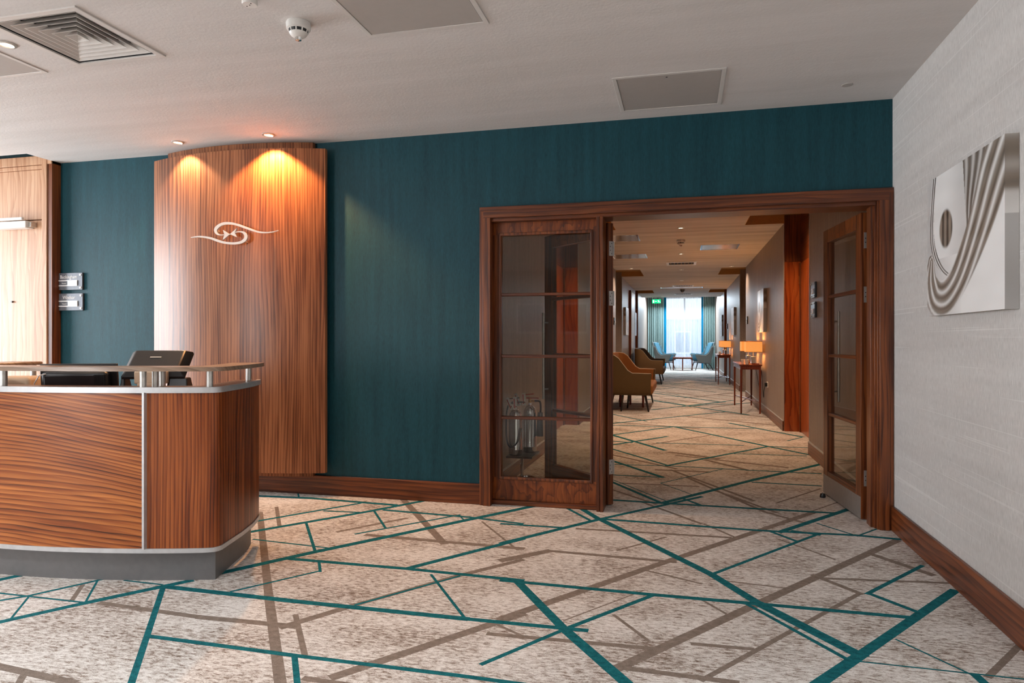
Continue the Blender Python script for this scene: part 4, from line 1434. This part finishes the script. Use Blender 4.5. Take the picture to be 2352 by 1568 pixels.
table_lamp(1.125, 11.86, 'lit table lamp with amber box shade, front one on the nearer console')
table_lamp(1.125, 12.75, 'lit table lamp with amber box shade, rear one on the nearer console')
table_lamp(1.125, 19.25, 'lit table lamp with amber box shade, front one on the farther console')
table_lamp(1.125, 20.15, 'lit table lamp with amber box shade, rear one on the farther console')


def cup(x, y, z, label):
    r = empty('white_cup', (x, y, z))
    bm = nb(); lathe(bm, [(0.0, 0.001), (0.024, 0.0), (0.03, 0.05), (0.033, 0.08), (0.030, 0.08), (0.026, 0.05), (0.021, 0.008), (0, 0.008)], n=16)
    obj('body', bm, M['white'], r, smooth=40)
    tag(r, label, 'cup')


cup(0.965, 11.84, 0.80, 'small white cup at the front edge of the nearer console, leftmost')
cup(1.015, 11.72, 0.80, 'small white cup beside the front lamp of the nearer console')
cup(0.965, 19.15, 0.80, 'small white cup on the farther console table')

# wall socket, plug and lamp flex below the nearer console
ws = empty('wall_socket', (XR, 11.32, 0.50))
tag(ws, 'white wall socket with black plug under the nearer console lamp', 'socket')
boxobj('socket_plate', (-0.010, 0, -0.073, 0.073, -0.043, 0.043), M['white'], ws, 0.003)
boxobj('plug', (-0.05, -0.010, -0.05, -0.005, -0.03, 0.03), M['black'], ws, 0.005)
bm = nb(); tube(bm, smooth_path([(-0.045, -0.03, -0.03), (-0.06, -0.03, -0.10), (-0.055, 0.02, -0.19), (-0.05, 0.12, -0.205), (-0.045, 0.25, -0.12), (-0.04, 0.36, 0.05), (-0.05, 0.42, 0.205)], 6), 0.0045)
obj('flex', bm, M['black'], ws, smooth=True)
fx = empty('lamp_cable', (1.24, 12.6, 0.72))
bm = nb(); tube(bm, smooth_path([(0, 0, 0), (0.0, -0.05, -0.06), (0.01, -0.15, -0.16), (0.02, -0.35, -0.34), (0.028, -0.40, -0.46), (0.040, -0.42, -0.50)], 6), 0.004)
obj('flex', bm, M['black'], fx, smooth=True)
tag(fx, 'black lamp cable hanging behind the nearer console table', 'cable')

# ------------------------------------------------------------------ seating by the window
def lounge_chair(loc, mirror, label):
    """local: +x front; y depth across"""
    r = empty('lounge_chair', loc, math.radians(-14) if not mirror else math.radians(14))
    if mirror: r.scale = (-1, 1, 1)
    tag(r, label, 'armchair', 'high-backed armchairs by the window')
    w = 0.36

    def panel(name, pts, th, m, bev=0.02, par=r):
        """pts: profile (x,z) polygon extruded in y"""
        bm = nb()
        a = [bm.verts.new((x, -th[0](x, z) if callable(th[0]) else th[0], z)) for x, z in pts]
        b = [bm.verts.new((x, th[1](x, z) if callable(th[1]) else th[1], z)) for x, z in pts]
        bm.faces.new(a); bm.faces.new(b[::-1])
        for i in range(len(pts)):
            j = (i + 1) % len(pts)
            bm.faces.new((a[i], b[i], b[j], a[j]))
        return obj(name, bm, m, par, bevel=bev, seg=3)
    hw = lambda x, z: w - 0.10 * max(0, (z - 0.5)) / 0.6
    panel('back_cushion', [(-0.12, 0.34), (-0.02, 0.36), (-0.26, 1.08), (-0.34, 1.09)], (hw, hw), M['blue_fabric'])
    hw2 = lambda x, z: w + 0.03 - 0.10 * max(0, (z - 0.5)) / 0.6
    panel('back_shell', [(-0.18, 0.26), (-0.10, 0.30), (-0.33, 1.10), (-0.38, 1.11)], (hw2, hw2), M['grey_fabric'])
    panel('seat_cushion', [(-0.10, 0.34), (0.42, 0.38), (0.44, 0.44), (0.40, 0.47), (-0.06, 0.44)], (0.29, 0.29), M['blue_fabric'])
    for s in (-1, 1):
        bm = nb()
        # arm: outer tweed side and blue top
        y0, y1 = s * 0.31, s * 0.38
        pts = [(-0.16, 0.27), (0.30, 0.33), (0.42, 0.60), (0.40, 0.63), (0.02, 0.60), (-0.10, 0.70), (-0.22, 0.95), (-0.27, 0.95)]
        a = [bm.verts.new((x, y0 - s * 0.12 * max(0, (z - 0.66)) , z)) for x, z in pts]
        b = [bm.verts.new((x, y1 - s * 0.12 * max(0, (z - 0.66)), z)) for x, z in pts]
        bm.faces.new(a); bm.faces.new(b[::-1])
        for i in range(len(pts)):
            j = (i + 1) % len(pts)
            bm.faces.new((a[i], b[i], b[j], a[j]))
        arm = obj('arm', bm, M['grey_fabric'], r, bevel=0.015)
        bm = nb()
        top = [(0.43, 0.615), (0.40, 0.645), (0.02, 0.615), (-0.10, 0.715), (-0.22, 0.965)]
        tube(bm, [(x, s * 0.345 - s * 0.12 * max(0, (z - 0.66)), z) for x, z in top], 0.022, 8)
        obj('arm_pad', bm, M['blue_fabric'], arm, smooth=True)
        bm = nb()
        box(bm, -0.10, 0.35, s * 0.30, s * 0.306, 0.44, 0.60)
        obj('arm_lining', bm, M['blue_fabric'], arm, bevel=0.004)
    for x, y, dx, dy in ((0.30, -0.27, 0.10, -0.05), (0.30, 0.27, 0.10, 0.05), (-0.10, -0.27, -0.20, -0.05), (-0.10, 0.27, -0.20, 0.05)):
        bm = nb(); cyl(bm, (x, y, 0.32), (x + dx, y + dy, 0), 0.022, 0.013, n=10); obj('leg', bm, M['dark_leg'], r, smooth=True)
    for y in (-0.27, 0.27):
        bm = nb(); cyl(bm, (-0.12, y, 0.275), (0.32, y, 0.30), 0.016, n=8); obj('frame_rail', bm, M['dark_leg'], r, smooth=True)


lounge_chair((-0.76, 28.05, 0), False, 'blue high-backed armchair with grey tweed shell, left of the low table')
lounge_chair((0.80, 28.05, 0), True, 'blue high-backed armchair with grey tweed shell, right of the low table')
ct = empty('coffee_table', (0.0, 27.75, 0))
tag(ct, 'low dark wood coffee table between the two blue armchairs', 'table')
boxobj('tabletop', (-0.38, 0.38, -0.38, 0.38, 0.49, 0.515), M['table_wood'], ct, 0.004)
boxobj('apron', (-0.35, 0.35, -0.35, 0.35, 0.45, 0.491), M['table_wood'], ct, 0.002)
for x, y in ((-0.36, 0), (0.36, 0), (0, -0.36), (0, 0.36)):
    bm = nb(); box(bm, x - 0.022, x + 0.022, y - 0.022, y + 0.022, 0, 0.452); obj('leg', bm, M['table_wood'], ct, bevel=0.003)


# curtains and voile
def curtain_pts(x0, x1, y, amp, pitch, n, ph=0.0):
    return [(x0 + (x1 - x0) * i / n, y + amp * math.sin(2 * PI * (x0 + (x1 - x0) * i / n) / pitch + ph) + amp * 0.3 * math.sin(9.1 * i / n * 7)) for i in range(n + 1)]


for x0, x1, lab, e0, e1 in ((-1.39, -0.75, 'grey-green pleated curtain left of the corridor window', -0.75, -0.655), (0.82, 1.27, 'grey-green pleated curtain right of the corridor window', 0.74, 0.82)):
    r = empty('curtain', ((x0 + x1) / 2, 28.85, 0.02))
    tag(r, lab, 'curtain', 'curtains at the corridor window')
    o = curtain_pts(x0, x1, 28.80, 0.045, 0.085, 90)
    bm = nb(); strip_prism(bm, o, [(p[0], p[1] + 0.008) for p in o], 0.03, 3.02); obj('drape', bm, M['curtain'], r, smooth=60, world_coords=True)
    o = curtain_pts(e0, e1, 28.86, 0.02, 0.05, 14)
    bm = nb(); strip_prism(bm, o, [(p[0], p[1] + 0.006) for p in o], 0.03, 3.02); obj('blue_edge', bm, M['curtain_blue'], r, smooth=60, world_coords=True)['label'] = 'bright blue edge strip'
bm = nb()
o = curtain_pts(-0.9, 1.0, 28.98, 0.03, 0.10, 160, 0.7)
a = [bm.verts.new((p[0], p[1], 0.04)) for p in o]; b = [bm.verts.new((p[0], p[1], 3.0)) for p in o]
for i in range(len(o) - 1): bm.faces.new((a[i], a[i + 1], b[i + 1], b[i]))
tag(obj('voile_curtain', bm, M['sheer'], smooth='all'), 'thin white voile curtain glowing across the corridor window', 'curtain')

# ------------------------------------------------------------------ exit sign
ex = empty('exit_sign', (-0.905, 24.75, 2.50))
tag(ex, 'green running-man exit sign hanging at the corridor end', 'sign')
M['exit_green'] = emissive('exit_sign_green', (0.0, 0.62, 0.22, 1), 1.1)
M['exit_white'] = emissive('exit_sign_white', (1, 1, 1, 1), 1.0)
boxobj('sign_face', (-0.15, 0.15, -0.01, 0.01, -0.01, 0.13), M['exit_green'], ex, 0.002)
boxobj('ceiling_bracket', (-0.17, 0.17, -0.03, 0.03, 0.205, 0.225), M['white_metal'], ex, 0.002)
for x in (-0.12, 0.12):
    boxobj('hanger', (x - 0.004, x + 0.004, -0.004, 0.004, 0.13, 0.206), M['white_metal'], ex)
bm = nb(); box(bm, -0.12, -0.075, -0.013, -0.0105, 0.012, 0.11); obj('door_symbol', bm, M['exit_white'], ex)
bm = nb()
box(bm, -0.03, 0.02, -0.013, -0.0105, 0.055, 0.067)
v = [bm.verts.new(p) for p in ((-0.05, -0.013, 0.061), (-0.025, -0.013, 0.04), (-0.025, -0.013, 0.082))]; bm.faces.new(v)
obj('arrow', bm, M['exit_white'], ex)
bm = nb()
cyl(bm, (0.062, -0.0135, 0.10), (0.062, -0.0105, 0.10), 0.011, n=12)
for x0, z0, x1, z1 in ((0.065, 0.09, 0.085, 0.055), (0.085, 0.055, 0.06, 0.03), (0.085, 0.055, 0.12, 0.035), (0.12, 0.035, 0.13, 0.012), (0.06, 0.03, 0.06, 0.012), (0.07, 0.085, 0.045, 0.065), (0.07, 0.085, 0.105, 0.078)):
    cyl(bm, (x0, -0.012, z0), (x1, -0.012, z1), 0.006, n=6)
obj('runner_symbol', bm, M['exit_white'], ex)

# ------------------------------------------------------------------ ceiling fittings
def diffuser(x0, x1, y0, y1, label, tiers=6):
    r = empty('air_diffuser', ((x0 + x1) / 2, (y0 + y1) / 2, ZC))
    tag(r, label, 'air vent')
    cx, cy = (x0 + x1) / 2, (y0 + y1) / 2
    hw = (x1 - x0) / 2
    bm = nb(); slab(bm, (-hw, hw), (-hw, hw), [(-hw + 0.035, hw - 0.035, -hw + 0.035, hw - 0.035)], -0.008, 0.002, AX_XY)
    obj('frame', bm, M['white_metal'], r, bevel=0.002)
    h0 = hw - 0.033
    bm = nb()
    slab(bm, (-h0, h0), (-h0, h0), [(-h0 + 0.004, h0 - 0.004, -h0 + 0.004, h0 - 0.004)], 0.0, 0.13, AX_XY)
    box(bm, -h0, h0, -h0, h0, 0.131, 0.135)
    obj('duct_box', bm, M['vent_dark'], r)
    for k in range(tiers):
        a = (hw - 0.05) * (1 - k / tiers)
        b = a - 0.042
        if b < 0.006: b = 0.006
        zb, zt = 0.0, 0.045
        bm = nb()
        # sloping square cone vane: wide lip at the bottom, narrow top
        R0 = [(-a, -a), (a, -a), (a, a), (-a, a)]
        R1 = [(-b, -b), (b, -b), (b, b), (-b, b)]
        for dz in (0, 0.002):
            pass
        lo0 = [bm.verts.new((x, y, zb)) for x, y in R0]
        up0 = [bm.verts.new((x, y, zt)) for x, y in R1]
        lo1 = [bm.verts.new((x * (a - 0.003) / a, y * (a - 0.003) / a, zb)) for x, y in R0]
        up1 = [bm.verts.new((x * (b - 0.003) / b, y * (b - 0.003) / b, zt)) for x, y in R1]
        for i in range(4):
            j = (i + 1) % 4
            bm.faces.new((lo0[i], lo0[j], up0[j], up0[i]))
            bm.faces.new((lo1[j], lo1[i], up1[i], up1[j]))
            bm.faces.new((lo0[j], lo0[i], lo1[i], lo1[j]))
            bm.faces.new((up0[i], up0[j], up1[j], up1[i]))
        obj('vane', bm, M['white_metal'], r)
    return r


diffuser(-3.258, -2.69, 2.535, 3.108, 'large square air diffuser with nested vanes in the lobby ceiling')


def hatch(x0, x1, y0, y1, label, m, group=None, key=True, frame=M['white_metal']):
    r = empty('ceiling_hatch', ((x0 + x1) / 2, (y0 + y1) / 2, ZC))
    tag(r, label, 'access hatch', group)
    bm = nb(); slab(bm, (x0, x1), (y0, y1), [(x0 + 0.024, x1 - 0.024, y0 + 0.024, y1 - 0.024)], ZC - 0.006, ZC - 0.0005, AX_XY)
    obj('frame', bm, frame, r, bevel=0.0015, world_coords=True)
    boxobj('panel', (x0 + 0.027, x1 - 0.027, y0 + 0.027, y1 - 0.027, ZC - 0.004, ZC - 0.0008), m, r, wc=True)
    if key:
        bm = nb(); cyl(bm, (x0 + 0.31 * 1, y0 + 0.06, ZC - 0.0048), (x0 + 0.31, y0 + 0.06, ZC - 0.004), 0.006, n=12); obj('keyhole', bm, M['black_soft'], r, world_coords=True)


G1 = 'access hatches in the lobby ceiling'
hatch(-1.53, -0.902, 2.53, 3.16, 'square ceiling hatch right of the domed smoke detector', M['hatch'], G1)
hatch(-0.40, 0.24, 3.995, 4.606, 'square ceiling hatch above the glass doorway', M['hatch'], G1)
hatch(-4.12, -3.505, 2.53, 3.132, 'square ceiling hatch at far left beside the air diffuser', M['hatch'], G1)
G2 = 'glossy access hatches in the corridor ceiling'
hatch(-1.25, -0.63, 10.05, 10.68, 'glossy ceiling hatch on the left, nearer of the left pair', M['hatch_gloss'], G2, False, M['chrome'])
hatch(-1.25, -0.63, 12.32, 12.96, 'glossy ceiling hatch on the left, farther of the left pair', M['hatch_gloss'], G2, False, M['chrome'])
hatch(0.285, 0.885, 11.40, 12.02, 'glossy ceiling hatch on the right side of the corridor', M['hatch_gloss'], G2, False, M['chrome'])
hatch(-0.63, 0.56, 20.36, 20.72, 'long glossy ceiling panel gleaming far down the corridor', M['white'], G2, False, M['chrome'])


def vent(x0, x1, y0, y1, label):
    r = empty('corridor_vent', ((x0 + x1) / 2, (y0 + y1) / 2, ZC))
    tag(r, label, 'air vent', 'small framed vents in the corridor ceiling')
    bm = nb(); slab(bm, (x0, x1), (y0, y1), [(x0 + 0.05, x1 - 0.05, y0 + 0.09, y1 - 0.09)], ZC - 0.014, ZC - 0.001, AX_XY)
    obj('frame', bm, M['white'], r, bevel=0.002, world_coords=True)
    boxobj('grille_back', (x0 + 0.05, x1 - 0.05, y0 + 0.09, y1 - 0.09, ZC - 0.004, ZC - 0.001), M['vent_dark'], r, wc=True)
    for k in range(7):
        xx = x0 + 0.05 + (x1 - x0 - 0.1) * (k + 0.5) / 7
        boxobj('slat', (xx - 0.004, xx + 0.004, y0 + 0.09, y1 - 0.09, ZC - 0.012, ZC - 0.004), M['pocket'] if y0 < 15 else M['white'], r, wc=True)


vent(-0.315, 0.262, 13.7, 14.3, 'framed ceiling vent nearest to the glass doors')
vent(-0.278, 0.305, 19.6, 20.1, 'framed ceiling vent just before the long glossy panel')
vent(-0.27, 0.31, 23.1, 23.65, 'framed ceiling vent closest to the window')


def downlight(x, y, label, power, col=(1.0, 0.62, 0.32), spot=100, blend=0.5, group='recessed downlights', lens='lens'):
    r = empty('downlight', (x, y, ZC))
    tag(r, label, 'downlight', group)
    bm = nb(); lathe(bm, [(0.046, 0.0), (0.046, -0.006), (0.034, -0.009), (0.030, -0.002), (0.030, 0.0)], n=28); obj('bezel', bm, M['steel'], r, smooth=40)
    bm = nb(); lathe(bm, [(0.0, -0.003), (0.0295, -0.003), (0.0295, -0.001), (0, -0.001)], n=24); obj('lens', bm, M[lens], r)
    if power:
        l = bpy.data.lights.new('downlight_beam', 'SPOT'); l.energy = power; l.color = col
        l.spot_size = math.radians(spot); l.spot_blend = blend; l.shadow_soft_size = 0.022
        o = bpy.data.objects.new('downlight_beam', l); link(o, r); o.location = (0, 0, -0.014)
    return r


downlight(-3.78, 4.485, 'lit downlight over the left part of the curved walnut panel', 30, (1.0, 0.74, 0.50), 115, 0.35)
downlight(-2.987, 4.485, 'lit downlight over the right part of the curved walnut panel', 110, (1.0, 0.47, 0.17), 115, 0.35)
downlight(-3.384, 2.784, 'lit downlight beside the air diffuser at far left', 10, (1.0, 0.8, 0.6), 110)
COR = [(-0.026, 9.577, 100), (-0.03, 12.479, 66), (-0.028, 15.302, 55), (-0.025, 18.117, 55), (-1.064, 14.763, 40), (0.98, 14.83, 40)]
CL = ['middle corridor downlight nearest to the glass doors', 'middle corridor downlight, second from the doors', 'middle corridor downlight just past the first vent', 'middle corridor downlight farthest from the doors', 'left corridor downlight before the second ceiling recess', 'right corridor downlight before the second ceiling recess']
for (x, y, p), lab in zip(COR, CL):
    downlight(x, y, lab, p, (1.0, 0.76, 0.58), 140, 0.8)
for xx, yy, lab in ((1.12, 8.6, 'downlight high in the first right ceiling recess'), (-1.15, 8.6, 'downlight high in the first left ceiling recess')):
    r = downlight(xx, yy, lab, 45, (1.0, 0.56, 0.22), 130, 0.7)
    r.location.z = ZC + 0.118


def detector(x, y, label, s=1.0, m=M['white']):
    r = empty('smoke_detector', (x, y, ZC))
    tag(r, label, 'smoke detector')
    bm = nb(); lathe(bm, [(0.0, 0), (0.056 * s, 0), (0.058 * s, -0.006), (0.056 * s, -0.032 * s), (0.050 * s, -0.036 * s), (0, -0.036 * s)], n=32); obj('base', bm, m, r, smooth=35)
    bm = nb(); lathe(bm, [(0, -0.036 * s), (0.046 * s, -0.036 * s), (0.043 * s, -0.050 * s), (0, -0.050 * s)], n=32); obj('sensor_chamber', bm, M['black'], r, smooth=35)
    for k in range(10):
        a = 2 * PI * k / 10
        bm = nb(); cyl(bm, (0.0465 * s * math.cos(a), 0.0465 * s * math.sin(a), -0.035 * s), (0.042 * s * math.cos(a), 0.042 * s * math.sin(a), -0.052 * s), 0.0035 * s, n=6); obj('rib', bm, m, r)
    bm = nb(); lathe(bm, [(0, -0.050 * s), (0.044 * s, -0.050 * s), (0.036 * s, -0.062 * s), (0.020 * s, -0.072 * s), (0, -0.072 * s)], n=32); obj('lower_cone', bm, m, r, smooth=35)
    bm = nb(); lathe(bm, [(0, -0.072 * s), (0.018 * s, -0.072 * s), (0.014 * s, -0.084 * s), (0.004 * s, -0.088 * s), (0, -0.088 * s)], n=12); obj('indicator_lens', bm, M['chrome'], r)


detector(-1.795, 2.94, 'white domed smoke detector between diffuser and hatch in the lobby ceiling')
detector(-0.027, 10.75, 'smoke detector on the corridor ceiling nearest to the glass doors', 1.15)
detector(-0.005, 21.3, 'small dark smoke detector near the far end of the corridor ceiling', 1.2, M['slate'])
cn = empty('ceiling_sensor', (-1.87, 2.665, ZC))
tag(cn, 'short white cylindrical sensor at the top edge beside the smoke detector', 'sensor')
bm = nb(); lathe(bm, [(0, 0), (0.033, 0), (0.034, -0.03), (0.031, -0.036), (0, -0.036)], n=28); obj('housing', bm, M['white'], cn, smooth=35)
for a, b in ((-0.018, 0.006), (0.014, -0.012), (0.0, 0.0)):
    bm = nb(); cyl(bm, (a, b, -0.0362), (a, b, -0.037), 0.003, n=8); obj('screw', bm, M['black_soft'], cn)
bp = empty('blanking_plate', (0.956, 4.45, ZC))
tag(bp, 'small round grey blanking plate on the lobby ceiling near the corner', 'ceiling plate')
bm = nb(); lathe(bm, [(0, 0), (0.032, 0), (0.03, -0.003), (0, -0.003)], n=24); obj('disc', bm, M['hatch'], bp)

# ------------------------------------------------------------------ signs in the corridor
SG = 'grey room signs in the corridor'
for (x, y, z, rz, lab) in ((XR, 7.40, 1.70, PI / 2 , 'grey room sign by the first right door recess, upper of the pair'), (XR, 7.40, 1.50, PI / 2, 'grey room sign by the first right door recess, lower of the pair'),
                           (XR, 14.75, 1.60, PI / 2, 'grey room sign by the second right door recess'), (XR, 21.2, 1.60, PI / 2, 'grey room sign by the third right door recess'),
                           (XL, 14.75, 1.60, -PI / 2, 'grey room sign by the second left door recess')):
    r = empty('room_sign', (x, y, z), -rz)
    tag(r, lab, 'sign', SG)
    # front faces the corridor (local -y)
    boxobj('backing_plate', (-0.1, 0.1, -0.012, 0, -0.078, 0.078), M['sign_dark'], r, 0.001)
    boxobj('face_plate', (-0.1, 0.1, -0.020, -0.012, -0.078, 0.078), M['sign_face'], r, 0.001)
    for zz in (0.007, -0.036): boxobj('slider_rail', (-0.08, 0.07, -0.024, -0.020, zz - 0.004, zz + 0.004), M['letter'], r)
    boxobj('slider', (-0.004, 0.075, -0.030, -0.0242, -0.036, 0.007), M['letter'], r, 0.001)
    for sx in (-1, 1):
        for sz in (-1, 1):
            bm = nb(); cyl(bm, (sx * 0.084, -0.020, sz * 0.062), (sx * 0.084, -0.027, sz * 0.062), 0.008, n=10); obj('fixing_cap', bm, M['letter'], r, smooth=True)

# ------------------------------------------------------------------ fire extinguishers on their stand behind the side glass
def extinguisher(x, y, z, r0, hh, label, horn):
    r = empty('fire_extinguisher', (x, y, z))
    tag(r, label, 'fire extinguisher')
    bm = nb(); lathe(bm, [(0, 0.0), (r0 * 0.92, 0.0), (r0, 0.012), (r0, 0.045), (r0 * 1.02, 0.047), (r0 * 1.02, 0.053), (r0, 0.055), (r0, hh - 0.07), (r0 * 0.9, hh - 0.04), (r0 * 0.6, hh - 0.012), (r0 * 0.32, hh), (r0 * 0.3, hh + 0.02), (0, hh + 0.02)], n=32)
    obj('cylinder', bm, M['chrome'], r, smooth=40)
    bm = nb(); cyl(bm, (0, 0, hh + 0.018), (0, 0, hh + 0.055), 0.013, n=12); cyl(bm, (0, 0, hh + 0.035), (0.04, 0, hh + 0.035), 0.008, n=10); obj('valve', bm, M['brass'] if horn else M['steel'], r, smooth=True)
    bm = nb(); box(bm, -0.03, 0.075, -0.008, 0.008, hh + 0.055, hh + 0.063); box(bm, 0.0, 0.085, -0.007, 0.007, hh + 0.085, hh + 0.092, M=Matrix.Rotation(math.radians(-6), 4, 'Y')); obj('lever', bm, M['red_paint'] if horn else M['black'], r)
    if horn:
        bm = nb(); tube(bm, smooth_path([(0.04, 0, hh + 0.035), (0.085, 0, hh + 0.03), (0.095, -0.005, hh - 0.02), (0.092, -0.01, hh - 0.07)], 6), 0.008); obj('hose', bm, M['black'], r, smooth=True)
        bm = nb(); cyl(bm, (0.092, -0.01, hh - 0.06), (0.086, -0.01, hh - 0.26), 0.022, 0.032, n=16); obj('horn', bm, M['black'], r, smooth=40)
    else:
        bm = nb(); tube(bm, smooth_path([(0.02, 0, hh + 0.035), (-0.045, 0, hh + 0.045), (-0.072, -0.01, hh - 0.03), (-0.07, -0.03, hh * 0.4), (-0.03, -0.066, hh * 0.2), (0.03, -0.066, hh * 0.3), (0.06, -0.04, hh * 0.6)], 7), 0.007); obj('hose', bm, M['black'], r, smooth=True)
    tg = empty('tmp')
    bpy.data.objects.remove(tg)
    for k, a in enumerate((-0.35, 0.25)):
        Mx = Matrix.Translation((-0.075 + k * 0.035 if horn else -0.02 + k * 0.03, -0.045, hh + 0.0)) @ Matrix.Rotation(a * 0.6 - 0.2, 4, 'Y') @ Matrix.Rotation(a, 4, 'Z')
        bm = nb(); box(bm, -0.016, 0.016, -0.0005, 0.0005, 0, 0.105, M=Mx); t_ = obj('inspection_tag', bm, M['cardstock'], r)
        bm = nb(); box(bm, -0.011, -0.002, -0.0012, -0.0006, 0.012, 0.092, M=Mx); box(bm, 0.002, 0.010, -0.0012, -0.0006, 0.02, 0.03, M=Mx); obj('red_print', bm, M['red_print'], t_)


extinguisher(-1.262, 5.68, 0.245, 0.056, 0.40, 'chrome fire extinguisher with black horn behind the left side glass', True)
extinguisher(-1.345, 5.50, 0.245, 0.056, 0.38, 'chrome fire extinguisher with looped black hose, left of the pair', False)
sd = empty('extinguisher_stand', (-1.31, 5.60, 0))
tag(sd, 'black tubular floor stand carrying the two chrome fire extinguishers', 'stand')
bm = nb(); cyl(bm, (-0.01, 0.03, 0.02), (-0.01, 0.03, 0.55), 0.014, n=14); obj('post', bm, M['chrome'], sd, smooth=True)
bm = nb(); box(bm, -0.10, 0.12, -0.17, 0.15, 0.228, 0.244); obj('carrier_shelf', bm, M['black'], sd, bevel=0.003)
bm = nb(); tube(bm, [(0.10 * math.cos(t * PI / 12) + 0.01, 0.19 * math.sin(t * PI / 12), 0.014) for t in range(25)], 0.012, 8); obj('base_hoop', bm, M['chrome'], sd, smooth=True)
bm = nb(); box(bm, -0.10, 0.11, 0.015, 0.045, 0.004, 0.03); obj('base_bar', bm, M['black'], sd, bevel=0.003)

# rubber door stop on the carpet by the open right leaf
ds = empty('door_stop', (1.035, 5.62, 0))
tag(ds, 'small black door stop on the carpet at the open glass door', 'door stop')
bm = nb(); lathe(bm, [(0, 0), (0.02, 0), (0.022, 0.008), (0.016, 0.03), (0, 0.033)], n=16); obj('rubber_body', bm, M['black'], ds, smooth=40)
bm = nb(); lathe(bm, [(0, 0.033), (0.006, 0.033), (0.005, 0.037), (0, 0.037)], n=10); obj('fixing_screw', bm, M['chrome'], ds)

# ------------------------------------------------------------------ framed pictures on the wall behind the camera and the building outside
for x, lab in ((-2.3, 'framed print on the rear lobby wall, seen only in the side glass, right one'), (-3.25, 'framed print on the rear lobby wall, seen only in the side glass, left one')):
    r = empty('framed_print', (x, -4.999, 1.35))
    tag(r, lab, 'picture', 'framed prints mirrored in the side glass')
    bm = nb(); slab(bm, (-0.33, 0.33), (-0.02, 0.66), [(-0.28, 0.28, 0.03, 0.61)], 0, 0.03, AX_XZ); obj('frame', bm, M['white'], r, bevel=0.003)
    boxobj('print', (-0.28, 0.28, 0.004, 0.012, 0.03, 0.61), M['slate'], r)
bd = empty('neighbouring_building', (0, 41, -6))
tag(bd, 'pale building across the street, faint behind the voile curtain', 'building')
M['facade'] = plain('pale_facade', srgb(150, 160, 172), 0.8)
M['facade_glass'] = plain('facade_window', srgb(96, 108, 124), 0.2)
boxobj('wall', (-9, 9, 0, 6, 0, 8.4), M['facade'], bd)
boxobj('parapet', (-9.1, 9.1, -0.1, 6.1, 8.4, 8.55), M['white'], bd)
for i in range(-4, 5):
    for z in (4.2, 6.4):
        f = boxobj('window', (i * 1.5 - 0.45, i * 1.5 + 0.45, -0.04, 0.02, z, z + 1.3), M['white'], bd)
        boxobj('pane', (i * 1.5 - 0.39, i * 1.5 + 0.39, -0.05, -0.041, z + 0.06, z + 1.24), M['facade_glass'], f)
